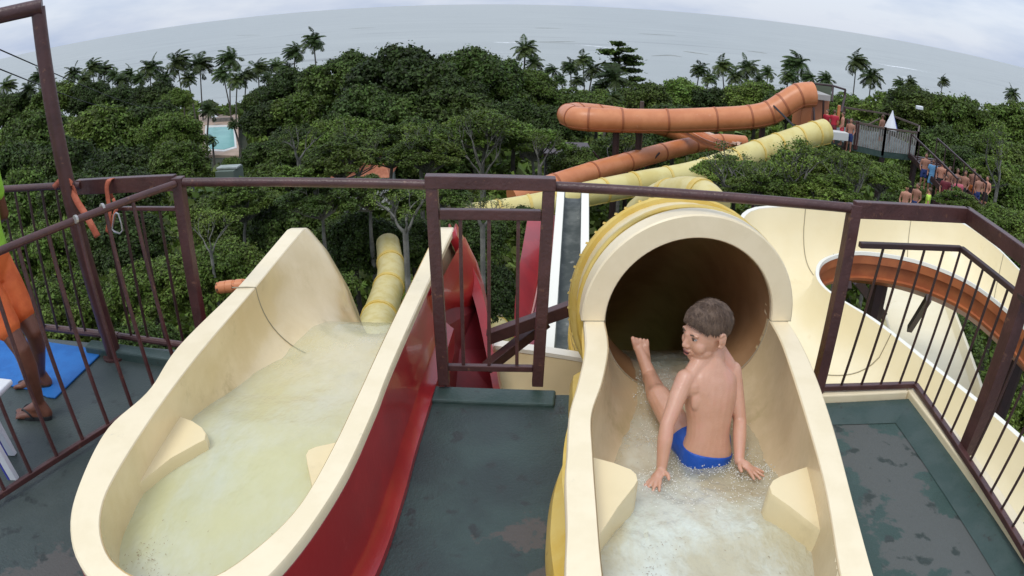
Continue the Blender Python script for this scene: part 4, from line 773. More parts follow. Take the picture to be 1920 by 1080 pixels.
ye = rtube('yellow_tube_slide', 'yellow tube elbow with a grey patch, far below behind the gate bars', 'water slide', [PY(870, 578, 25), PY(905, 597, 24), PY(932, 615, 22.5), PY(940, 640, 21), PY(915, 668, 19.5)], (.42, .42), M['yellow_pale'], M['yellow'], 3)
yt = rtube('yellow_tube_slide', 'yellow tube with a grey label, seen between the two upturned tips of the open slide', 'water slide', [PY(727, 455, 21), PY(731, 485, 20.2), PY(733, 520, 19), PY(722, 560, 17.5), PY(708, 612, 15.5), PY(700, 690, 13)], (.38, .50), M['yellow_pale'], M['yellow'], 3)
M['label'] = mat('grey_label', (.28, .25, .18), .6)
def patch(parent, px, py, Y, wpx, hpx):
    c = PY(px, py, Y); s_ = (c - Vector((0, 0, CAMZ))).length / FPX; b = MB(); n = (Vector((0, 0, CAMZ)) - c).normalized(); l = n.cross(Vector((0, 0, 1))).normalized(); u = l.cross(n)
    b.grid([[c + l * (i - 2) / 4 * wpx * s_ + u * j * hpx * s_ - n * (.05 * (i - 2) ** 2 * .25) for i in range(5)] for j in (-.5, .5)]); b.build('label_patch', M['label'], parent)
patch(yt, 734, 533, 18.15, 26, 11); patch(ye, 931, 592, 22.6, 22, 9)
orl = rtube('orange_tube_slide', 'short orange tube end with dark leaf spots, left of the open slide', 'water slide', [PY(408, 540, 11), PY(432, 537, 11), PY(470, 534, 11)], (.105, .115), mat('spotted_orange', (.62, .2, .07), .5, stain=(.12, .05, .02), sscale=16, slo=.5, shi=.58), M['orange'], 3)

# ================================================================= FAR SLIDES AND THEIR TOWER
og = rtube('orange_tube_slide', 'long orange tube slide with a hairpin turn at its left end, above the others', 'water slide',
    [PY(1524, 177, 33), PY(1497, 180, 33), PY(1468, 197, 33), PY(1442, 212, 33), PY(1405, 220, 33), PY(1340, 224, 33), PY(1250, 227, 33), PY(1165, 226, 33), PY(1105, 224, 33), PY(1078, 221, 33.5), PY(1066, 215, 35), PY(1082, 212, 36.4), PY(1120, 214, 37.5), PY(1180, 222, 38.5), PY(1250, 240, 39), PY(1300, 258, 38.5)], (.66, .52), M['orange'], M['orange_dark'], 14, 1.04, -2.45, jw=.05)
rtube('orange_tube_slide', 'lower orange tube running down to the left under the long one', 'water slide', [PY(1395, 268, 37), PY(1350, 266, 36.5), PY(1300, 272, 36), PY(1240, 286, 34.5), PY(1175, 304, 33), PY(1110, 323, 31.5), PY(1040, 346, 30), PY(960, 372, 29)], (.42, .52), M['orange'], M['orange_dark'], 6, 1.04, -2.3, jw=.05)
chute('orange_open_slide', 'short open orange flume crossing down to the right below the long tube', 'water slide', [PY(1268, 243, 36), PY(1298, 256, 35), PY(1330, 273, 34), PY(1362, 284, 33)], .7, .35, M['orange'], rim=M['orange'])
chute('pale_open_slide', 'narrow pale pink flume beside the short open orange one', 'water slide', [PY(1300, 243, 38), PY(1330, 254, 37.5), PY(1360, 265, 37), PY(1385, 272, 36)], .25, .12, mat('pale_pink_flume', (.68, .5, .38), .5))
for i, (x, y0, Y, lb) in enumerate([(1156, 240, 33.4, 'left of the two dark posts under the long orange tube'), (1199, 240, 33.6, 'right of the two dark posts under the long orange tube, with side arms'), (1430, 235, 33.6, 'dark post under the bend of the long orange tube')]):
    p = PY(x, y0, Y); t = thing('slide_support', lb, 'post', (p.x, p.y, gz(p.x, Y)), 'posts under the orange tube'); b = MB(); b.tube([p, (p.x, p.y, gz(p.x, Y) - .3)], .17, 8); b.build('post', M['steel_dark'], t, True)
    for s_ in (-1, 1): b = MB(); b.tube([p + Vector((s_ * 1.1, 0, -1.2)), p + Vector((0, 0, -2.6))], .05, 6); b.build('arm', M['steel_dark'], t, True)
b = MB(); p = PY(1204, 190, 36); b.tube([p, (p.x, 36, -9)], .11, 8); tag(b.build('pole', M['far_rail'], smooth=True), 'short brown pole sticking up behind the long orange tube', 'pole')
yf = rtube('yellow_tube_slide', 'long yellow tube slide running down left from the far tower, half hidden by a tree', 'water slide', [PY(1546, 247, 29), PY(1512, 256, 28.6), PY(1450, 276, 28), PY(1385, 298, 27), PY(1300, 326, 26), PY(1200, 344, 25), PY(1110, 362, 24), PY(1040, 378, 23.4), PY(960, 392, 23), PY(840, 408, 22)], (.60, .38), M['far_yellow'], M['yellow'], 13, 1.06, -2.3, jw=.045)
rtube('yellow_tube_slide', 'rounded yellow tube hump just above the long handrail, over the tube mouth', 'water slide', [PY(1345, 392, 10.2), PY(1322, 368, 10.6), PY(1285, 360, 11.2), PY(1235, 372, 12), PY(1200, 400, 12.6)], (.24, .3), M['yellow_pale'], M['yellow'], 2)
# tower platform
ZD = PY(1655, 284, 30).z
PL = [PY(1588, 272, 29.6), PY(1655, 284, 30), PY(1716, 290, 30.4), PY(1722, 268, 34.5), PY(1650, 232, 37), PY(1575, 225, 36), PY(1520, 240, 33)]
PL = [Vector((PZ(x, y, ZD))) for x, y in ((1585, 268), (1655, 284), (1716, 291), (1719, 275), (1660, 250), (1580, 238), (1522, 246))]
tw = thing('far_slide_platform', 'far slide tower platform with grey balusters, brown handrails and an orange box', 'platform', (PL[1].x, PL[1].y, ZD))
b = MB(); n = len(PL); b.add([(p.x, p.y, ZD) for p in PL] + [(p.x, p.y, ZD - .3) for p in PL], [tuple(range(n)), tuple(range(2 * n - 1, n - 1, -1))] + [(i, (i + 1) % n, n + (i + 1) % n, n + i) for i in range(n)]); b.build('floor', M['kerb_green'], tw)
RAILH = 1.15
def frail(a, c, nb, bal=True):
    up = Vector((0, 0, RAILH)); b = MB(); b.bar(a + up, c + up, .09, .09); b.build('handrail', M['far_rail'], tw)
    if bal:
        for i in range(nb):
            p = a.lerp(c, (i + .5) / nb); b = MB(); b.bar(p, p + up * .93, .085, .03, (0, 1, 0)); b.build('baluster', M['far_slat'], tw)
    for p in (a, c): b = MB(); b.bar(p - Vector((0, 0, .2)), p + up * 1.06, .10, .10, (0, 1, 0)); b.build('post', M['steel'], tw)
P0 = [Vector((p.x, p.y, ZD)) for p in PL]
frail(P0[0], P0[1], 16); frail(P0[1], P0[2], 14); frail(P0[2], P0[3], 8, False); frail(P0[3], P0[4], 10, False); frail(P0[4], P0[5], 10, False); frail(P0[0].lerp(P0[1], .25), P0[0].lerp(P0[1], .3), 1, False)
for p in (P0[0], P0[2], P0[4], P0[6]): b = MB(); b.box((p.x, p.y, (ZD - 18) / 2 - .2), (.25, .25, 18 + ZD)); b.build('column', M['steel_dark'], tw)
def pbox(name, x0, y0, x1, y1, Y, dep, m, parent):
    a, c = PY(x0, y1, Y), PY(x1, y0, Y); b = MB(); b.box(((a.x + c.x) / 2, Y + dep / 2, (a.z + c.z) / 2), (abs(c.x - a.x), dep, abs(c.z - a.z))); return b.build(name, m, parent, bevel=.02)
pbox('box_wall', 1500, 195, 1523, 238, 33.2, 1.2, M['orange'], tw); pbox('box_wall', 1524, 186, 1556, 228, 34, 1.4, mat('faded_orange_panel', (.5, .2, .1), .5), tw); pbox('ledge', 1520, 179, 1558, 186, 33.6, 1.8, mat('grey_ledge', (.4, .38, .35), .7), tw)
pbox('roof_sheet', 1526, 158, 1560, 177, 36, .08, mat('dull_green_sheet', (.12, .14, .09), .7), tw); pbox('post', 1569, 198, 1577, 236, 32, .15, M['orange'], tw); pbox('kerb_block', 1560, 250, 1592, 262, 30.6, .6, M['wall_w'], tw)
for (x0, y0, Y0, x1, y1, Y1) in ((1519, 156, 35, 1562, 161, 35), (1562, 161, 35, 1585, 168, 34), (1585, 168, 34, 1584, 179, 34), (1524, 160, 34.8, 1527, 235, 33), (1562, 161, 35, 1560, 190, 34), (1544, 188, 33.4, 1543, 228, 33.4), (1585, 178, 34, 1577, 210, 33), (1519, 156, 35, 1524, 176, 35)):
    b = MB(); b.tube([PY(x0, y0, Y0), PY(x1, y1, Y1)], .06, 6); b.build('roof_frame', M['steel_dark'], tw)
b = MB(); b.tube([PY(1444, 192, 33), PY(1490, 238, 30)], .05, 6); b.build('stay_cable', M['black'], tw)
b = MB(); b.tube([PY(1622, 237, 33), PY(1650, 222, 33)], .05, 6); b.build('brace', M['far_rail'], tw)
# stair going down with the queue
S0, S1 = P0[2] + Vector((.3, -.2, 0)), PY(1815, 385, 23.5)
st = thing('stair', 'brown steel stair going down from the far platform, full of waiting people', 'stair', S1)
dirn = (S1 - S0); side = Vector((dirn.y, -dirn.x, 0)).normalized() * .75
for s_ in (-1, 1):
    b = MB(); b.bar(S0 + side * s_, S1 + side * s_, .08, .25); b.build('stringer', M['steel_dark'], st)
    b = MB(); b.bar(S0 + side * s_ + Vector((0, 0, 1.05)), S1 + side * s_ + Vector((0, 0, 1.05)), .07, .07); b.build('handrail', M['steel_dark'], st)
for i in range(18): p = S0.lerp(S1, (i + .5) / 18); b = MB(); b.bar(p - side, p + side, .28, .05); b.build('step', M['steel_dark'], st)
for i in range(6):
    for s_ in (-1, 1): p = S0.lerp(S1, i / 5) + side * s_; b = MB(); b.bar(p, p + Vector((0, 0, 1.05)), .05, .05, (0, 1, 0)); b.build('post', M['steel_dark'], st)
p = S1; b = MB(); b.box((p.x + .6, p.y - .1, p.z - .15), (4.2, 1.6, .16)); tag(b.build('lower_landing', M['steel_dark']), 'landing at the foot of the far stair where the crowd waits', kind='structure')
for sx in (-1.3, 2.5): b = MB(); b.box((p.x + sx, p.y, p.z - 6.2), (.3, .3, 12)); tag(b.build('landing_column', M['steel_dark']), 'brown column under the %s end of the waiting landing' % ('left' if sx < 0 else 'right'), 'column')
# closed white and blue parasol
c = PY(1674, 207, 33); h = 1.05; t = thing('parasol', 'closed white and blue parasol on the far platform', 'parasol', (c.x, c.y, ZD)); b = MB(); rows = []
for (z, r) in ((0, .02), (-.25, .10), (-.6, .24), (-h, .42)): rows.append([c + Vector((math.cos(a) * r * (1 + .14 * math.cos(4 * a)), math.sin(a) * r, z)) for a in [2 * math.pi * j / 16 for j in range(17)]])
b.grid([r[9:17] + r[0:1] for r in rows]); b.build('panel', M['blue_edge'], t, True); b = MB(); b.grid([r[4:10] for r in rows] ); 
b = MB(); b.grid([[q + Vector((-.02, -.03, 0)) for q in r[7:15]] for r in rows]); b.build('panel', M['white'], t, True)
b = MB(); b.tube([c, (c.x, c.y, ZD)], .03, 6); b.build('pole', M['steel_dark'], t)
b = MB(); b.box(PY(1724, 202, 40), (.5, .3, .25)); tag(b.build('lamp', M['white'], bevel=.05), 'tiny white lamp head among the trees right of the parasol', 'lamp')
# swimming pool, its terrace and things beside it
def pzpoly(name, px, z, m, th=.3, **k): return poly(name, [PZ(x, y, z) for x, y in px], z, th, m, **k)
tag(pzpoly('pool_terrace', [(372, 212), (446, 214), (448, 292), (380, 290)], -24.3, M['pool_deck'], 4), 'reddish paved terrace round the swimming pool', kind='structure')
tag(pzpoly('pool_coping', [(385, 235), (440, 234), (444, 277), (420, 284), (388, 282), (383, 262)], -24.25, M['wall_w'], .04), 'pale stone coping of the pool', kind='structure')
tag(pzpoly('water', [(390, 239), (437, 237), (440, 274), (420, 280), (394, 279), (388, 262)], -24.2, M['pool'], .04), 'turquoise water of the swimming pool between the trees', kind='structure')
def parasol(px, py, Y, r, label):
    c = PY(px, py, Y); t = thing('sunshade', label, 'parasol', (c.x, c.y, -24.3), 'white sunshades at the pool'); b = MB(); b.tube([c, c + Vector((0, 0, .05)), c - Vector((0, 0, .35)), c - Vector((0, 0, .7))], [.05, .06, r * .6, r], 12, False); b.build('canopy', M['white'], t, True)
    b = MB(); b.tube([c, (c.x, c.y, -24.3)], .05, 6); b.build('pole', M['alu'], t)
parasol(401, 214, 160, 1.0, 'open white sunshade at the far end of the pool'); parasol(375, 203, 172, .9, 'white sunshade left of the palm trunk beyond the pool')
pz_ = PZ(418, 228, -24.3); b = MB(); b.box((pz_.x, pz_.y, -23.8), (6, .3, 1.0)); tag(b.build('low_wall', M['concrete']), 'low grey wall at the far end of the pool', 'wall')
c = PY(418, 320, 40); t = thing('hut', 'small hut with a thin grey roof in the trees below the pool', 'hut', (c.x, 40, gz(c.x, 40))); b = MB(); b.box((c.x, 41, c.z), (1.5, .8, .10)); b.build('roof', M['roof_grey'], t); b = MB(); b.box((c.x, 41, c.z - 1.3), (1.3, 1.7, 2.4)); b.build('wall', mat('mossy_wall', (.12, .15, .12), .8), t)
c = PY(1066, 292, 47); g = gz(c.x, 47); t = thing('pavilion', 'white-columned pavilion in the trees below the orange tube turn', 'pavilion', (c.x, 47, g))
b = MB(); b.box((c.x, 49, c.z), (3.4, 4, .3)); b.build('roof', M['steel_dark'], t); b = MB(); b.box((c.x, 50, (c.z + g) / 2), (3, 1.5, c.z - g)); b.build('wall', M['dark_gap'], t)
for dx in (-.75, .1, .9): b = MB(); b.box((c.x + dx, 47.2, (c.z + g) / 2 - .1), (.55 if dx != .1 else .3, .3, c.z - g - .1)); b.build('column', M['wall_w'], t)
c = PY(680, 306, 50); t = thing('cottage', 'cottage with a terracotta tiled roof half hidden in the trees', 'house', (c.x, 50, gz(c.x, 50))); b = MB(); b.add([(c.x - 2.4, 49, c.z - .9), (c.x + 2.2, 49, c.z - .9), (c.x + 2.2, 55, c.z - .9), (c.x - 2.4, 55, c.z - .9), (c.x - 1.4, 52, c.z + .5), (c.x + 1.2, 52, c.z + .5)], [(0, 1, 5, 4), (1, 2, 5), (2, 3, 4, 5), (3, 0, 4)]); b.build('roof', M['roof_tile'], t)
b = MB(); b.box((c.x, 52, c.z - 2.2), (4, 5, 2.6)); b.build('wall', M['wall_w'], t)

# ================================================================= RAILINGS
G = thing('gate', 'brown steel gate frame with thin bars between the two slides', 'gate', (-.12, 3.2, 0))
YG = 3.2
def gp(x, y, Y=YG): return PY(x, y, Y)
def vpost(name, a, c, wd, dp, m, parent): b = MB(); b.bar(a, c, wd, dp, (0, 1, 0)); return b.build(name, m, parent, bevel=.004)
tl_, bl_, tr_, br_ = Vector((-.375, YG, 1.115)), Vector((-.375, YG + .0, .03)), Vector((.168, YG - .02, 1.10)), Vector((.155, YG - .02, .03))
tl_ = Vector((-.385, YG, 1.085)); bl_ = Vector((-.352, YG - .06, .04)); tr_ = Vector((.170, YG, 1.075)); br_ = Vector((.138, YG - .06, .04))
vpost('gate_post', tl_, bl_, .058, .055, M['steel'], G); vpost('gate_post', tr_, br_, .058, .055, M['steel'], G)
def hbar(name, a, c, h, d, m, parent, bev=.004): b = MB(); b.bar(a, c, d, h); return b.build(name, m, parent, bevel=bev)
hbar('top_bar', Vector((-.416, YG, 1.114)), Vector((.201, YG, 1.104)), .062, .066, M['steel'], G)
zm = gp(920, 400).z; hbar('middle_bar', Vector((-.35, YG - .01, zm)), Vector((.135, YG - .01, zm - .003)), .05, .04, M['steel'], G)
zb = PY(920, 689, YG - .05).z; hbar('bottom_bar', Vector((-.33, YG - .05, zb)), Vector((.112, YG - .05, zb - .003)), .032, .032, M['steel'], G)
for px0, px1 in ((863, 869), (917, 917), (972, 969)):
    b = MB(); b.bar(gp(px0, 408, YG - .01), PY(px1, 684, YG - .05), .018, .018, (0, 1, 0)); b.build('baluster', M['steel'], G, bevel=.003)
def handrail(name, label, a, c, r, posts):
    t = thing(name, label, 'handrail', a); b = MB(); b.tube([a, a.lerp(c, .5), c], r, 14); b.build('pipe', M['steel'], t, True)
    for p, q, wd in posts: vpost('post', p, q, wd, wd, M['steel'], t)
    return t
cp = PZ(335, 342, 1.1)
handrail('handrail', 'round brown handrail from the left corner post to the gate, above the open slide', Vector((cp.x, cp.y, 1.1)), Vector((-.41, 3.22, 1.09)), .024, [(Vector((cp.x, cp.y, 1.13)), Vector((cp.x, cp.y, -.1)), .062)])
handrail('handrail', 'round brown handrail from the gate to the right post, above the tube mouth', Vector((.20, 3.22, 1.085)), Vector((1.64, 2.98, 1.10)), .025, [])
F2 = thing('fence', 'brown steel fence with thin bars round the right-hand floor', 'fence', (1.65, 2.95, 0))
c0, c1, c2 = Vector((1.66, 2.98, 1.095)), Vector((2.44, 3.02, 1.095)), Vector((2.18, .6, 1.095))
vpost('post', Vector((1.665, 2.985, 1.12)), Vector((1.625, 2.93, .10)), .062, .062, M['steel'], F2)
hbar('top_rail', c0, c1, .085, .045, M['steel'], F2); hbar('top_rail', c1 + Vector((0, .02, 0)), c2, .085, .045, M['steel'], F2)
d0, d1, d2 = PZ(1612, 459, .95), PZ(1802, 466, .95), Vector((2.16, .6, .95)); hbar('middle_rail', d0, d1, .028, .034, M['steel_dark'], F2); hbar('middle_rail', d1, d2, .028, .034, M['steel_dark'], F2)
e0, e1, e2 = Vector((1.64, 2.925, .125)), Vector((2.268, 2.905, .125)), Vector((2.06, .6, .125)); hbar('bottom_rail', e0, e1, .03, .035, M['steel'], F2); hbar('bottom_rail', e1, e2, .03, .035, M['steel'], F2)
bars = []
for k in range(1, 5): f = k / 5 * 1.0; bars.append((e0.lerp(e1, f * 1.02 + .0), d0.lerp(d1, f * 1.0 + .02)))
bars.append((e1, d1))
L1, L2 = (e2 - e1).length, (d2 - d1).length
for k in range(1, 18):
    s_ = k * .125
    if abs(s_ - .62) < .04: continue
    bars.append((e1.lerp(e2, s_ / L1), d1.lerp(d2, s_ / L2)))
for p, q in bars: b = MB(); b.tube([p, q], .0075, 6); b.build('baluster', M['steel_dark'], F2, True)
pb = PZ(1790, 878, .02); vpost('post', Vector((2.315, 2.28, 1.14)), Vector((2.262, 2.28, .0)), .075, .075, M['steel'], F2)
# left: slanting fence
F3 = thing('fence', 'brown steel fence slanting away at the left, beside the rim of the open slide', 'fence', (-2, 2.5, 0))
tA, tB = Vector((cp.x - .01, cp.y - .03, 1.10)), Vector((-2.86, 1.2, 1.10)); bA, bB = Vector((-1.80, 3.12, .05)), Vector((-2.85, .95, .05))
b = MB(); b.tube([tA, tA.lerp(tB, .5), tB], .021, 12); b.build('top_rail', M['steel'], F3, True); hbar('bottom_rail', bA, bB, .03, .03, M['steel'], F3)
for k in range(13):
    y = 3.03 - .161 * k; p = bA.lerp(bB, (bA.y - y) / (bA.y - bB.y)); q = tA.lerp(tB, (tA.y - y) / (tA.y - tB.y)); q = tA.lerp(tB, min(1, (tA.y - (y + .035)) / (tA.y - tB.y)))
    b = MB(); b.tube([p, q], .0115, 8); b.build('baluster', M['steel'], F3, True)
for px, py in ((142, 411), (192, 389)): p = PZ(px, py, 1.112); b = MB(); b.tube([p - (tB - tA).normalized() * .007, p + (tB - tA).normalized() * .007], .0215, 10); b.build('paint_chip', M['chip'], F3, True); 
# left back fence with its flat bar
F4 = thing('fence', 'brown steel fence along the far edge of the left floor, behind the blue mat', 'fence', (-2.8, 3.5, 0))
b = MB(); b.tube([(-5.2, 3.66, 1.10), (-2.56, 3.44, 1.10)], .024, 12); b.build('top_rail', M['steel'], F4, True)
hbar('flat_rail', Vector((-2.60, 3.46, 1.085)), Vector((cp.x - .03, cp.y + .02, 1.095)), .09, .045, M['steel'], F4)
hbar('middle_rail', Vector((-2.42, 3.45, .945)), Vector((cp.x - .03, cp.y + .02, .945)), .022, .03, M['steel'], F4)
b = MB(); b.tube([(-5.2, 3.70, .10), (-2.5, 3.45, .10)], .026, 10); b.build('bottom_rail', M['steel'], F4, True); b = MB(); b.tube([(-2.5, 3.45, .10), (-1.9, 3.36, .10)], .022, 10); b.build('bottom_rail', M['steel'], F4, True)
for k in range(22):
    x = -1.98 - .135 * k; y = 3.39 - (x + 1.88) * .08
    if abs(x + 2.5) < .07: continue
    b = MB(); b.tube([(x, y, .1), (x, y, .94 if x > -2.45 else 1.09)], .0095, 7); b.build('baluster', M['steel_dark'], F4, True)
TPole = thing('tall_frame', 'tall round brown pole with a crossbar reaching out of the picture at the top left', 'pole frame', (-2.5, 3.36, 0))
ptop = PY(71, 14, 3.22); pbot = Vector((-2.50, 3.36, 0))
b = MB(); b.tube([ptop, ptop.lerp(pbot, .45), pbot + Vector((0, 0, -.1))], [.045, .049, .052], 16); b.build('pole', M['steel'], TPole, True)
q = ptop + (PZ(-10, 32, ptop.z) - ptop) * 3; b = MB(); b.tube([ptop + Vector((.035, 0, -.0)), q], .046, 16); b.build('crossbar', M['steel'], TPole, True)
b = MB(); b.tube([pbot + Vector((0, 0, .0)), pbot + Vector((0, 0, .012))], [.09, .09], 16); b.build('base_plate', M['steel'], TPole)
pb2 = Vector((-2.07, 3.385, 0))
# wooden-looking brown beams behind the gate
for a, c, r, lb in ((PY(916, 632, 3.75), PY(1088, 571, 3.75), .075, 'upper brown steel beam rising to the right behind the gate'), (PY(912, 690, 3.7), PY(1024, 603, 3.85), .06, 'lower brown steel beam behind the gate, steeper')):
    b = MB(); b.bar(a, c, .07, r); tag(b.build('beam', M['beam'], bevel=.004), lb, 'beam', 'beams behind the gate')
# two cables
for (x0, y0, x1, y1, lb) in ((-60, 56, 306, 200, 'upper thin cable running down to the trees at the left'), (-60, 95, 232, 196, 'lower thin cable running down to the trees at the left')):
    a, c = PY(x0, y0, 6.5), PY(x1, y1, 60); a = a + (a - c).normalized() * 3; b = MB(); p = [a.lerp(c, k / 16) - Vector((0, 0, .5 * math.sin(math.pi * k / 16))) for k in range(17)]; b.tube(p, .011, 6); tag(b.build('cable', M['black'], smooth=True), lb, 'cable', 'cables across the top left')
# orange straps and carabiner
def ribbon(name, parent, pts, wd, wdir=(1, 0, 0), th=.004):
    sp_ = spline(pts, 6); rows = []
    for i, p in enumerate(sp_):
        t = (sp_[min(i + 1, len(sp_) - 1)] - sp_[max(i - 1, 0)]).normalized(); w_ = Vector(wdir); w_ = (w_ - t * w_.dot(t)).normalized(); rows.append([p - w_ * wd / 2, p, p + w_ * wd / 2])
    b = MB(); b.grid(rows); return b.build(name, M['strap'], parent, True, solid=th)
def tpt(x, y, Y): return PY(x, y, Y)
s1 = thing('webbing_strap', 'orange webbing strap tied to the tall pole, its flat end hanging loose', 'strap', PY(150, 350, 3.35))
ribbon('loop', s1, [tpt(100, 352, 3.42), tpt(118, 336, 3.28), tpt(134, 345, 3.26), tpt(142, 365, 3.27), tpt(137, 378, 3.28)], .035, (.5, 0, -.8)); ribbon('tail', s1, [tpt(134, 352, 3.27), tpt(143, 375, 3.25), tpt(160, 402, 3.22), tpt(170, 420, 3.2), tpt(183, 444, 3.2)], .042, (1, .2, .3))
s2 = thing('webbing_strap', 'orange webbing strap looped over the flat rail, carrying the carabiner', 'strap', PY(210, 350, 3.4))
ribbon('loop', s2, [tpt(210, 372, 3.52), tpt(205, 350, 3.5), tpt(218, 335, 3.46), tpt(206, 336, 3.38), tpt(200, 350, 3.37), tpt(202, 372, 3.37), tpt(205, 395, 3.36), tpt(203, 420, 3.35), tpt(201, 436, 3.35)], .030, (1, 0, .0)); ribbon('tail', s2, [tpt(212, 372, 3.38), tpt(218, 392, 3.36), tpt(215, 400, 3.36), tpt(205, 440, 3.35)], .022, (1, 0, .4))
cbn = thing('carabiner', 'silver carabiner hanging from the orange strap', 'carabiner', PY(222, 415, 3.34)); b = MB(); q = [tpt(x, y, 3.34) for x, y in ((218, 399), (222, 401), (227, 418), (230, 432), (225, 438), (214, 434), (210, 430), (212, 418), (215, 402), (218, 399))]; b.tube(q, .0055, 8); b.build('body', M['alu'], cbn, True)
# blue mat and the white plastic stool
tag(poly('floor_mat', [PZ(x, y, .014) for x, y in ((-90, 612), (60, 636), (196, 656), (103, 745), (88, 743), (60, 730), (0, 718), (-90, 700))], .014, .012, M['blue_mat'], bevel=.004), 'bright blue foam mat lying on the left floor', 'mat')
stl = thing('plastic_stool', 'white plastic stool cut by the left picture edge, blue lens fringing added at its sides', 'stool', PZ(0, 880, 0))
for (x0, y0, x1, y1) in ((28, 898, -12, 800), (24, 852, -10, 770)):
    a = PZ(x0, y0, 0); c = Vector((a.x - .06, a.y - .02, .40)); b = MB(); b.bar(a, c, .055, .03, (0, 1, 0)); b.build('leg', M['white'], stl, bevel=.004); b = MB(); b.bar(a + Vector((-.034, -.002, 0)), c + Vector((-.034, -.002, 0)), .012, .032, (0, 1, 0)); b.build('fringe_strip', M['blue_edge'], stl)  # blue strip is added: lens colour fringing beside the leg, built as a part
    if x0 == 28: sc_ = c
b = MB(); b.box((sc_.x - .12, sc_.y + .10, .415), (.34, .36, .03)); b.build('seat', M['white'], stl, bevel=.01)
for dx, dy in ((-.26, .0), (-.26, .2)): b = MB(); b.bar((sc_.x + dx, sc_.y + dy, 0), (sc_.x + dx + .04, sc_.y + dy, .4), .05, .03, (0, 1, 0)); b.build('leg', M['white'], stl)

# ================================================================= PEOPLE
class Body:
    """volumes that are fused into one continuous skin"""
    def __init__(s): s.b = MB()
    def cap(s, p, q, r0, r1, n=12):
        p, q = Vector(p), Vector(q); t = (q - p); L_ = t.length; t = t / max(L_, 1e-6); pts = []; rad = []
        for k in range(5): a = math.pi / 2 * k / 4; pts.append(p - t * r0 * math.cos(a)); rad.append(max(.0008, r0 * math.sin(a)))
        for k in range(4, -1, -1): a = math.pi / 2 * k / 4; pts.append(q + t * r1 * math.cos(a)); rad.append(max(.0008, r1 * math.sin(a)))
        s.b.tube(pts, rad, n)
    def chain(s, pts, rad, n=12):
        for i in range(len(pts) - 1): s.cap(pts[i], pts[i + 1], rad[i], rad[i + 1], n)
    def ell(s, c, r, rot=None, n=16):
        rot = rot or Matrix.Identity(3); rows = []
        for i in range(n + 1):
            a = math.pi * (i + .001) / (n + .002); rows.append([Vector(c) + rot @ Vector((r[0] * math.sin(a) * math.cos(f), r[1] * math.sin(a) * math.sin(f), r[2] * math.cos(a))) for f in [2 * math.pi * j / n for j in range(n)]])
        k = len(s.b.v); s.b.grid(rows, closed=True); s.b.f += [tuple(k + j for j in range(n)), tuple(k + n * n + j for j in range(n - 1, -1, -1))]; s.b.m += [0, 0]
    def loft(s, rings, n=24):   # rings: (centre, right vector, half width, half depth)
        P = []
        for i in range(len(rings)):
            c, rt, w_, d_ = rings[i]; c = Vector(c); nx = Vector(rings[min(i + 1, len(rings) - 1)][0]) - Vector(rings[max(i - 1, 0)][0]); nx.normalize(); rt = Vector(rt); rt = (rt - nx * rt.dot(nx)).normalized(); f = nx.cross(rt)
            P.append([c + rt * w_ * math.copysign(abs(math.cos(a)) ** .9, math.cos(a)) + f * d_ * math.copysign(abs(math.sin(a)) ** .9, math.sin(a)) for a in [2 * math.pi * j / n for j in range(n)]])
        rows = []
        for i in range(len(P) - 1):
            a, b_, c, d = P[max(i - 1, 0)], P[i], P[i + 1], P[min(i + 2, len(P) - 1)]
            for k in range(5): t = k / 5; rows.append([.5 * (2 * b_[j] + (c[j] - a[j]) * t + (2 * a[j] - 5 * b_[j] + 4 * c[j] - d[j]) * t * t + (3 * b_[j] - a[j] - 3 * c[j] + d[j]) * t ** 3) for j in range(n)])
        rows.append(P[-1]); k = len(s.b.v); s.b.grid(rows, closed=True); s.b.f += [tuple(k + j for j in range(n)), tuple(k + (len(rows) - 1) * n + j for j in range(n - 1, -1, -1))]; s.b.m += [0, 0]
    def fuse(s, name, m, parent, vox, it=6, fac=.5):
        o = s.b.build(name, m, parent); r = o.modifiers.new('r', 'REMESH'); r.mode = 'VOXEL'; r.voxel_size = vox; r.use_smooth_shade = True
        q = o.modifiers.new('s', 'SMOOTH'); q.factor = fac; q.iterations = it
        bpy.context.view_layer.update(); dg = bpy.context.evaluated_depsgraph_get(); me = bpy.data.meshes.new_from_object(o.evaluated_get(dg)); o.modifiers.clear(); o.data = me
        me.materials.clear(); me.materials.append(m); me.polygons.foreach_set('use_smooth', [True] * len(me.polygons)); return o
def hand(B, wrist, palm_dir, palm_n, side, s_=1.0, splay=.22, curl=.25, thumb_sign=1):
    d = Vector(palm_dir).normalized(); n = Vector(palm_n); n = (n - d * n.dot(d)).normalized(); l = d.cross(n) * thumb_sign   # l: towards the thumb
    w0 = Vector(wrist); pc = w0 + d * .038 * s_
    B.cap(w0, pc, .017 * s_, .020 * s_); B.ell(pc + d * .008 * s_, (.026 * s_, .036 * s_, .012 * s_), Matrix((l, d, n)).transposed())
    for k, (o_, ln) in enumerate(((.021, .052), (.007, .060), (-.007, .056), (-.020, .044))):
        a = (o_ / .021) * splay; p = pc + d * .026 * s_ + l * o_ * s_; dd = (d * math.cos(a) + l * math.sin(a)).normalized(); pts = [p]
        for j, f in enumerate((.45, .32, .23)): dd = (dd - n * curl * (j + .4)).normalized(); p = p + dd * ln * f * s_; pts.append(p)
        B.chain(pts, [.0085 * s_, .0080 * s_, .0073 * s_, .0062 * s_], 8)
    p = w0 + d * .014 * s_ + l * .018 * s_; q = p + (d * .55 + l * .8).normalized() * .026 * s_; B.chain([p, q, q + (d * .85 + l * .5 - n * .2).normalized() * .022 * s_], [.011 * s_, .0095 * s_, .0075 * s_], 8)
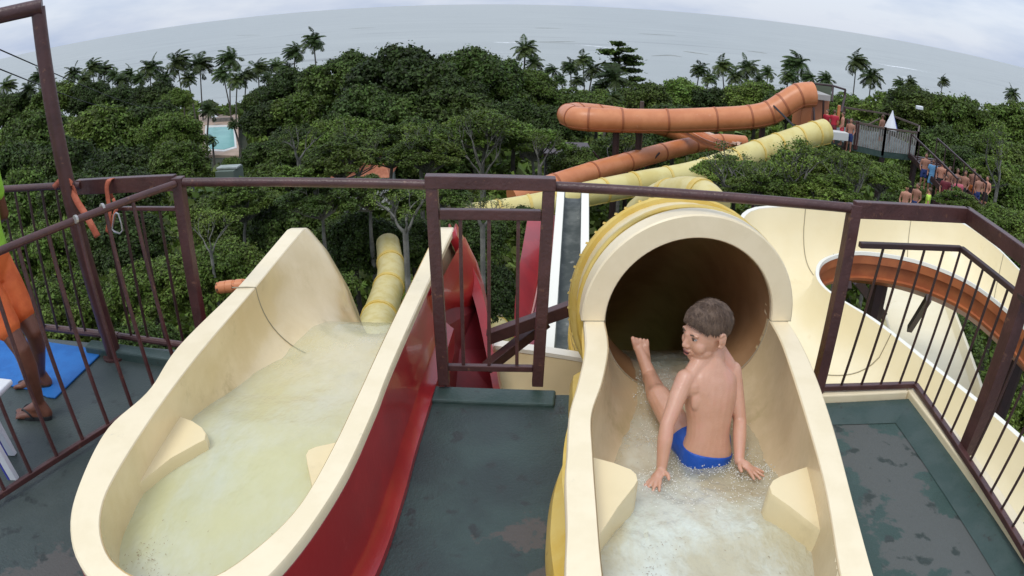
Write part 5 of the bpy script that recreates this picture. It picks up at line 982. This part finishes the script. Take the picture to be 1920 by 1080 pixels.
def foot(B, ankle, toe_dir, up, s_=1.0, side=1):
    d = Vector(toe_dir).normalized(); u = Vector(up); u = (u - d * u.dot(d)).normalized(); l = d.cross(u) * side; a = Vector(ankle); heel = a - u * .045 * s_ - d * .025 * s_
    B.cap(a, heel, .030 * s_, .026 * s_); ball = a - u * .052 * s_ + d * .115 * s_
    B.cap(a - u * .012 * s_ + d * .01 * s_, ball + l * .010 * s_, .030 * s_, .018 * s_); B.cap(heel, ball - l * .016 * s_, .024 * s_, .016 * s_); B.cap(a - u * .02 * s_, ball + l * .018 * s_, .026 * s_, .017 * s_)
    for k in range(5):
        o_ = (.026 - .0135 * k) * s_; p = ball + l * o_; q = p + (d + l * (.08 - .05 * k)).normalized() * (.046 - .0058 * k) * s_ - u * .004 * s_; r = (.0115 if k == 0 else .0085 - .0005 * k) * s_; B.chain([p, p.lerp(q, .6) + u * .003 * s_, q], [r, r, r * .9], 8)
    return ball
def head(B, c, M3, s_=1.0):
    def P(x, y, z): return Vector(c) + M3 @ (Vector((x, y, z)) * s_)
    def E(x, y, z, rx, ry, rz, rot=None): B.ell(P(x, y, z), (rx * s_, ry * s_, rz * s_), M3 @ rot if rot else M3)
    E(0, -.012, .028, .073, .090, .080); E(0, .012, -.005, .066, .078, .085); E(0, .030, -.045, .052, .050, .050); E(0, .052, -.082, .026, .026, .022)  # skull, face, jaw, chin
    E(.028, .030, -.062, .032, .042, .028); E(-.028, .030, -.062, .032, .042, .028); E(.036, .056, -.030, .027, .024, .028); E(-.036, .056, -.030, .027, .024, .028)
    E(.026, .072, .020, .024, .011, .008); E(-.026, .072, .020, .024, .011, .008); E(0, .075, .012, .012, .018, .016)
    B.chain([P(0, .080, .008), P(0, .088, -.014), P(0, .0945, -.027)], [.009 * s_, .010 * s_, .0115 * s_], 10); E(.010, .088, -.031, .008, .010, .007); E(-.010, .088, -.031, .008, .010, .007)
    E(0, .080, -.050, .021, .014, .006); E(0, .078, -.066, .018, .014, .007); E(0, .070, -.058, .026, .014, .016)
    for sx in (-1, 1):
        e = P(sx * .072, -.008, -.008); ax = M3 @ Vector((sx * .35, -.45, 0)); up = M3 @ Vector((0, -.15, 1)); f = M3 @ Vector((0, 1, .1)); pts = []
        for k in range(13): a = -2.3 + 4.6 * k / 12 + math.pi; pts.append(e + (f * math.cos(a) * .017 + up * math.sin(a) * .028 * (1 if math.sin(a) > 0 else .9)) * s_ + ax * .020 * s_ * (0.6 + .4 * abs(math.cos(a / 2))))
        B.chain(pts, [.0052 * s_] * 13, 8); E(sx * .076, -.016, -.008, .007, .014, .022)
def hair_cap(name, parent, c, M3, s_, m, front=.055, thick=.010, seed=0, low=-.02):
    rows = []
    for i in range(37):
        th = math.pi * .74 * i / 36; r = []
        for j in range(72):
            f = 2 * math.pi * j / 72; cf = math.cos(f - math.pi / 2)   # +1 at the face
            lim = math.pi * (.60 - .205 * (max(0, cf)) ** 1.2 + .115 * max(0, -cf)); side = abs(math.sin(f - math.pi / 2)); lim += -.10 * side * (cf < .5)
            t = min(1, th / (math.pi * .74)) * lim; x, y, z = math.sin(t) * math.cos(f), math.sin(t) * math.sin(f), math.cos(t); q = t / lim
            th_ = thick * (1.35 - 1.15 * q ** 2) + .0040 * mnoise.noise(Vector((x * 3, y * 3, z * 3 + seed))) + .0012 * mnoise.noise(Vector((x * 17, y * 17, z * 9 + seed))) + (.006 * max(0, cf) * (1 - abs(2 * q - 1.5)) if q > .4 else 0)
            R_x, R_y, R_z = .0725 + th_, .090 + th_, .081 + th_; r.append(Vector(c) + M3 @ (Vector((x * R_x, y * R_y - .010 + .004 * max(0, cf), z * R_z + .029)) * s_))
        rows.append(r)
    b = MB(); b.grid(rows, closed=True); rs_ = random.Random(seed)
    back = M3 @ Vector((0, -1, -.35))
    for _ in range(5200):
        i = min(35, int(36 * math.sqrt(rs_.random()))); j = rs_.randrange(72); p = rows[i][j].lerp(rows[i + 1][(j + 1) % 72], rs_.random()); nr = (p - Vector(c) - M3 @ Vector((0, -.01, .02)) * s_).normalized()
        q = i / 36; ln = (.026 - .016 * q) * s_ * rs_.uniform(.6, 1.2); fl_ = (rows[i + 1][j] - rows[max(i - 1, 0)][j]).normalized() + M3 @ Vector((.25, .35 - .3 * q, 0)); fl_ = (fl_ - nr * fl_.dot(nr)).normalized(); d = (nr * .10 + fl_ + Vector((rs_.uniform(-.1, .1), rs_.uniform(-.1, .1), rs_.uniform(-.06, .06)))).normalized(); l = d.cross(nr).normalized() * .0013
        b.add([p - l - nr * .002, p + l - nr * .002, p + d * ln], [(0, 1, 2)])
    return b.build(name, m, parent, True)
def face_bits(parent, c, M3, s_):
    def P(x, y, z): return Vector(c) + M3 @ (Vector((x, y, z)) * s_)
    for sx in (-1, 1):
        B = Body(); B.ell(P(sx * .030, .0705, .004), (.0125 * s_, .010 * s_, .0062 * s_), M3, 10); o = B.b.build('eye', M['eye'], parent, True)
        B = Body(); B.ell(P(sx * .030, .0790, .004), (.0058 * s_, .003 * s_, .0056 * s_), M3, 8); B.b.build('iris', M['iris'], o, True)
        b = MB(); b.tube([P(sx * .016, .0825, .0180), P(sx * .030, .0825, .0225), P(sx * .046, .073, .0200)], [.0022 * s_, .003 * s_, .0018 * s_], 6); b.build('eyebrow', M['hair'], parent, True)
        b = MB(); b.tube([P(sx * .0165, .079, .0045), P(sx * .030, .0835, .0115), P(sx * .0445, .074, .006)], [.0014 * s_, .0019 * s_, .0012 * s_], 6); b.build('eyelash', M['hair'], parent, True)
    B = Body(); B.ell(P(0, .0885, -.058), (.0165 * s_, .006 * s_, .0052 * s_), M3, 10); B.b.build('mouth', M['mouth'], parent, True)
    B = Body(); B.ell(P(0, .0895, -.0515), (.018 * s_, .0052 * s_, .0030 * s_), M3, 10); B.b.build('lip', M['lip'], parent, True)
    B = Body(); B.ell(P(0, .0885, -.0652), (.015 * s_, .0056 * s_, .0038 * s_), M3, 10); B.b.build('lip', M['lip'], parent, True)

# the boy, sitting in the tub, leaning back on both hands, looking over his left shoulder
boy = thing('person', 'boy in blue swimming trunks sitting in the slide tub, looking over his left shoulder', 'person', (.87, 2.42, .03))
B = Body(); r0, r1, r2 = Vector((1, .10, 0)), Vector((.95, .25, -.03)), Vector((.91, .38, -.06))
B.loft([((.866, 2.405, .035), r0, .085, .065), ((.866, 2.41, .075), r0, .118, .090), ((.867, 2.42, .13), r0, .117, .088), ((.868, 2.44, .20), r1, .103, .076), ((.869, 2.465, .27), r1, .106, .078), ((.868, 2.495, .345), r1, .120, .086), ((.866, 2.522, .41), r2, .130, .084), ((.866, 2.54, .455), r2, .122, .070), ((.870, 2.555, .49), r2, .075, .054), ((.874, 2.565, .515), r2, .045, .044)])
LS, RS = Vector((.738, 2.487, .462)), Vector((.984, 2.592, .440)); HC = PY(1325, 622, 2.59)
az = R_(200); fw = Vector((math.cos(az), math.sin(az), -.10)).normalized(); rt = fw.cross(Vector((.10, .04, 1))).normalized(); HM = Matrix((rt, fw, rt.cross(fw))).transposed()
nb = HC + HM @ Vector((0, -.035, -.06))
B.cap((.873, 2.555, .48), nb, .046, .045, 16); B.cap(nb + Vector((0, 0, -.015)), LS + Vector((.012, 0, -.004)), .050, .038, 14); B.cap(nb + Vector((0, 0, -.02)), RS + Vector((-.012, 0, .004)), .050, .040, 14); B.cap((.872, 2.54, .465), LS + Vector((.02, 0, -.02)), .056, .046); B.cap((.872, 2.55, .46), RS + Vector((-.02, 0, -.015)), .056, .046)
B.cap((.885, 2.535, .46), nb + Vector((.02, -.02, -.02)), .035, .034)
B.cap(LS + Vector((.035, .0, -.035)), RS + Vector((-.035, 0, -.035)), .056, .054)
for q, rr in ((LS, .046), (RS, .044)): B.ell(q + Vector((0, 0, -.012)), (rr, rr, rr * 1.1))
B.chain([(.845, 2.375, .12), (.848, 2.395, .22), (.846, 2.428, .33), (.850, 2.47, .42)], [.030, .028, .030, .030]); B.chain([(.895, 2.378, .12), (.897, 2.405, .22), (.902, 2.438, .33), (.900, 2.48, .42)], [.030, .028, .030, .030])
B.ell((.806, 2.446, .385), (.046, .024, .058), Euler((-.3, .4, .2)).to_matrix()); B.ell((.925, 2.488, .375), (.044, .024, .056), Euler((-.3, -.4, .2)).to_matrix())
LE, LW = PY(1251, 797, 2.365), PZ(1240, 880, .155); RE, RW = PY(1387, 788, 2.47), PZ(1386, 864, .160)
B.chain([LS, LS.lerp(LE, .4) + Vector((-.004, 0, 0)), LE, LE.lerp(LW, .35) + Vector((-.002, -.002, 0)), LW], [.044, .039, .032, .033, .0225], 14)
B.chain([RS, RS.lerp(RE, .4), RE, RE.lerp(RW, .35), RW], [.042, .038, .031, .032, .0225], 14)
hand(B, LW, (-.45, -.75, -.12), (-.2, .2, 1), -1, 1.08, .30, .10, -1); hand(B, RW, (.50, -.62, -.10), (.1, .2, 1), 1, 1.08, .50, .03, 1)
LH, LK, LA = Vector((.815, 2.45, .10)), PY(1236, 744, 2.74), PY(1219, 705, 3.01); RH, RK, RA = Vector((.920, 2.46, .10)), Vector((.985, 2.77, .15)), Vector((.985, 3.07, .06))
for h_, k_, a_ in ((LH, LK, LA), (RH, RK, RA)):
    B.chain([h_, h_.lerp(k_, .5), k_, k_.lerp(a_, .3) + Vector((0, -.008, -.012)), a_], [.080, .068, .057, .052, .036], 16)
foot(B, LA, (-.24, .22, .97), (.15, -1, .1), 1.22, -1); foot(B, RA, (.1, .9, .35), (.1, -.4, 1), 1.0, 1)
head(B, HC, HM, 1.18); body = B.fuse('body', M['skin'], boy, .0042, 5)
hair_cap('hair', boy, HC, HM, 1.18, M['hair'], seed=2, thick=.007); face_bits(boy, HC, HM, 1.18)
B = Body(); B.loft([((.866, 2.402, .028), r0, .08, .062), ((.866, 2.408, .055), r0, .118, .090), ((.866, 2.41, .080), r0, .124, .096), ((.866, 2.415, .105), r0, .1245, .0965), ((.872, 2.42, .138), Vector((1, .10, .16)), .1215, .0925)])
B.chain([LH, LH.lerp(LK, .22)], [.080, .078], 16); B.chain([RH, RH.lerp(RK, .22)], [.080, .078], 16); B.fuse('swimming_trunks', M['trunks'], boy, .0045, 3)
b = MB(); d = (LW - LE).normalized(); b.tube([LW - d * .004, LW + d * .012], [.0235, .0230], 16, False); b.build('wristband', M['band'], boy, True)

# the attendant at the left edge, cut by the picture: orange shorts, lime shirt, flip-flops
A = PZ(74, 757, .09); A2 = PZ(76, 700, .09); KN = PZ(40, 655, .46); KN2 = PZ(62, 622, .47); HP = Vector((KN.x - .25, KN.y + .04, .86)); HP2 = HP + Vector((.02, .17, 0))
man = thing('person', 'attendant in orange shorts, lime shirt and black flip-flops, cut by the left picture edge', 'person', (A.x, A.y, 0)); B = Body()
for a, k, h_ in ((A, KN, HP), (A2, KN2, HP2)): B.chain([h_, h_.lerp(k, .5), k, k.lerp(a, .32) + Vector((.018, 0, 0)), a], [.090, .076, .054, .052, .034], 16)
fd = (-1, -.16, 0); foot(B, A, fd, (0, 0, 1), 1.35, 1); foot(B, A2, fd, (0, 0, 1), 1.35, -1)
ct = (HP + HP2) / 2; rv = Vector((0, 1, 0)); B.loft([(ct + Vector((0, 0, -.02)), rv, .15, .10), (ct + Vector((0, 0, .08)), rv, .165, .11), (ct + Vector((0, 0, .22)), rv, .14, .095), (ct + Vector((0, 0, .42)), rv, .18, .11), (ct + Vector((0, 0, .52)), rv, .17, .09), (ct + Vector((0, 0, .58)), rv, .06, .055)])
hc = ct + Vector((-.02, 0, .73)); hm = Matrix(((0, 1, 0), (-1, 0, 0), (0, 0, 1))).transposed(); hm = Matrix((Vector((0, 1, 0)), Vector((-1, 0, 0)), Vector((0, 0, 1)))).transposed()
B.cap(ct + Vector((0, 0, .52)), hc + Vector((0, 0, -.06)), .056, .055); head(B, hc, hm, 1.08)
for sy in (-1, 1): s_ = ct + Vector((0, sy * .19, .51)); e = s_ + Vector((-.02, sy * .07, -.28)); w_ = e + Vector((-.20, -sy * .03, -.10)); B.chain([s_, e, w_], [.052, .040, .027]); hand(B, w_, (-1, 0, -.3), (0, -sy, .1), 1, 1.15, .12, .3, sy)
B.fuse('body', M['skin_dark'], man, .007, 4); hair_cap('hair', man, hc, hm, 1.09, M['hair']); face_bits(man, hc, hm, 1.08)
B = Body(); B.loft([(ct + Vector((0, 0, -.06)), rv, .165, .12), (ct + Vector((0, 0, .05)), rv, .178, .125), (ct + Vector((0, 0, .14)), rv, .165, .115)])
for k, h_ in ((KN, HP), (KN2, HP2)):
    e = h_.lerp(k, .68); B.chain([h_, h_.lerp(e, .5) + Vector((.0, 0, 0)), e], [.100, .098, .086], 18)
o = B.fuse('shorts', M['shorts'], man, .010, 3)
B = Body(); B.loft([(ct + Vector((0, 0, .10)), rv, .180, .125), (ct + Vector((0, 0, .22)), rv, .165, .115), (ct + Vector((0, 0, .42)), rv, .195, .125), (ct + Vector((0, 0, .54)), rv, .17, .10), (ct + Vector((0, 0, .59)), rv, .075, .07)])
for sy in (-1, 1): s_ = ct + Vector((0, sy * .19, .51)); B.cap(s_, s_ + Vector((-.01, sy * .03, -.14)), .062, .060)
B.fuse('shirt', M['lime'], man, .010, 3)
for a, sd in ((A, 1), (A2, -1)):
    c = Vector((a.x - .075, a.y - .012, .011)); b = MB(); out_ = []
    for j in range(24): q = 2 * math.pi * j / 24; x = math.cos(q) * .145; y = math.sin(q) * (.047 if math.cos(q) < 0 else .038); out_.append((c.x + x, c.y + y - .16 * (-x) * -1 * .5 * 0))
    b.add([(x, y, .022) for x, y in out_] + [(x, y, .001) for x, y in out_], [tuple(range(24)), tuple(range(47, 23, -1))] + [(i, (i + 1) % 24, 24 + (i + 1) % 24, 24 + i) for i in range(24)]); ff = b.build('flip_flop', M['black'], man)
    for sy in (-1, 1): b = MB(); b.tube(spline([(c.x - .085, c.y, .03), (c.x - .05, c.y + sy * .025, .062), (c.x + .01, c.y + sy * .044, .05), (c.x + .03, c.y + sy * .044, .015)], 4), .006, 6); b.build('toe_strap', M['black'], ff, True)

# small distant people
B = Body()
for sx in (-1, 1):
    B.chain([(sx * .09, 0, .86), (sx * .10, .02, .47), (sx * .11, -.03, .08)], [.09, .06, .04], 8); B.cap((sx * .11, -.03, .05), (sx * .12, .12, .03), .04, .03, 8); B.chain([(sx * .19, 0, 1.38), (sx * .25, -.01, 1.10), (sx * .20, .14, .92)], [.055, .042, .03], 8)
B.loft([((0, 0, .80), (1, 0, 0), .15, .10), ((0, 0, .95), (1, 0, 0), .16, .105), ((0, 0, 1.12), (1, 0, 0), .145, .095), ((0, 0, 1.32), (1, 0, 0), .185, .11), ((0, 0, 1.42), (1, 0, 0), .16, .09), ((0, 0, 1.47), (1, 0, 0), .06, .055)], 12)
B.cap((0, 0, 1.42), (0, .01, 1.56), .052, .05, 8); B.ell((0, .01, 1.62), (.078, .095, .115), n=10)
fb = B.fuse('body', M['skin_far'], None, .022, 3); FB = fb.data; bpy.data.objects.remove(fb)
B = Body(); B.ell((0, -.012, 1.655), (.086, .10, .095), n=10); fh = B.b.build('hair', M['hair'], None, True); FH = fh.data; bpy.data.objects.remove(fh)
B = Body(); B.loft([((0, 0, .78), (1, 0, 0), .165, .115), ((0, 0, .98), (1, 0, 0), .17, .115)], 12); [B.cap((sx * .09, 0, .82), (sx * .10, .01, .60), .10, .095, 8) for sx in (-1, 1)]; fs_ = B.fuse('shorts', M['shorts'], None, .03, 1); FS = fs_.data; bpy.data.objects.remove(fs_)
B = Body(); B.loft([((0, 0, .95), (1, 0, 0), .175, .12), ((0, 0, 1.12), (1, 0, 0), .16, .11), ((0, 0, 1.34), (1, 0, 0), .20, .125), ((0, 0, 1.45), (1, 0, 0), .17, .10)], 12); [B.cap((sx * .19, 0, 1.38), (sx * .22, 0, 1.25), .068, .06, 8) for sx in (-1, 1)]; ft = B.fuse('shirt', M['lime'], None, .03, 1); FT = ft.data; bpy.data.objects.remove(ft)
CL = {k: mat('cloth_' + k, c, .7) for k, c in dict(red=(.45, .02, .04), pink=(.55, .12, .16), black=(.02, .02, .02), navy=(.02, .04, .15), blue=(.12, .3, .5), white=(.6, .6, .6), neon=(.5, .75, .08), maroon=(.16, .02, .03), grey=(.2, .2, .2), orange=(.5, .14, .03)).items()}
def fperson(px, ph, Y, shorts, shirt, label, rz=0, sc=.97):   # (px, ph): pixel of the top of the head
    Y = 30 - (30 - Y) * 1.0 if Y > 30 else Y * .90 + .6; c = PY(px, ph, Y); f = c.z - 1.74 * sc; t = thing('person', label, 'person', (c.x, c.y, f), 'people waiting at the far slide tower')
    for nm, me, m in (('body', FB, None), ('hair', FH, None), ('shorts', FS, CL[shorts]), ('shirt', FT, CL.get(shirt))):
        if nm == 'shirt' and not shirt: continue
        if m: me = me.copy(); me.materials.clear(); me.materials.append(m)
        o = link(nm, me, t, sc=(sc, sc, sc), rz=rz)
for a in [(1552, 205, 32.5, 'red', 'red', 'person in a red shirt standing on the far platform beside the orange box', 2), (1566, 206, 31.6, 'maroon', 'red', 'second person in red on the far platform, right next to the first', -.8), (1582, 210, 31.2, 'red', None, 'shirtless person in red shorts bending at the near corner of the far platform', 1.2), (1597, 222, 31, 'navy', None, 'shirtless person right of the orange post on the far platform', 2.4),
          (1656, 215, 33, 'black', None, 'shirtless person just left of the closed parasol', .4), (1738, 287, 29.4, 'navy', None, 'bald-looking shirtless person first in the queue at the top of the stair', 2.6), (1752, 298, 28.9, 'blue', 'blue', 'person in pale blue in the queue on the stair', 2.2), (1768, 303, 28.5, 'black', None, 'shirtless person behind the pale blue one on the stair', 2.5),
          (1782, 312, 28, 'maroon', None, 'shirtless person in the middle of the queue on the stair', 1.9), (1797, 316, 27.6, 'grey', None, 'shirtless person in grey shorts in the stair queue', 2.8), (1812, 320, 27.3, 'black', None, 'dark-haired shirtless person in the stair queue, fourth from its end', 2.2), (1828, 316, 27.4, 'orange', None, 'taller shirtless person near the end of the queue', 2.5),
          (1800, 333, 26.4, 'pink', 'pink', 'person in a pink shirt in front of the queue', 2.9), (1838, 328, 26.8, 'navy', None, 'broad-backed shirtless person at the end of the queue', 3.1), (1853, 330, 27.2, 'black', None, 'last shirtless person at the right end of the queue', 2.0), (1776, 328, 27, 'maroon', 'maroon', 'person in dark red clothes beside the stair rail', 2.4),
          (1744, 352, 25.5, 'black', 'neon', 'person in a neon yellow-green shirt below the stair', 1.0), (1722, 343, 26, 'navy', None, 'shirtless person just left of the neon shirt', 2.0), (1702, 347, 25.5, 'maroon', None, 'shirtless person farthest left below the stair', 2.6)]: fperson(*a)
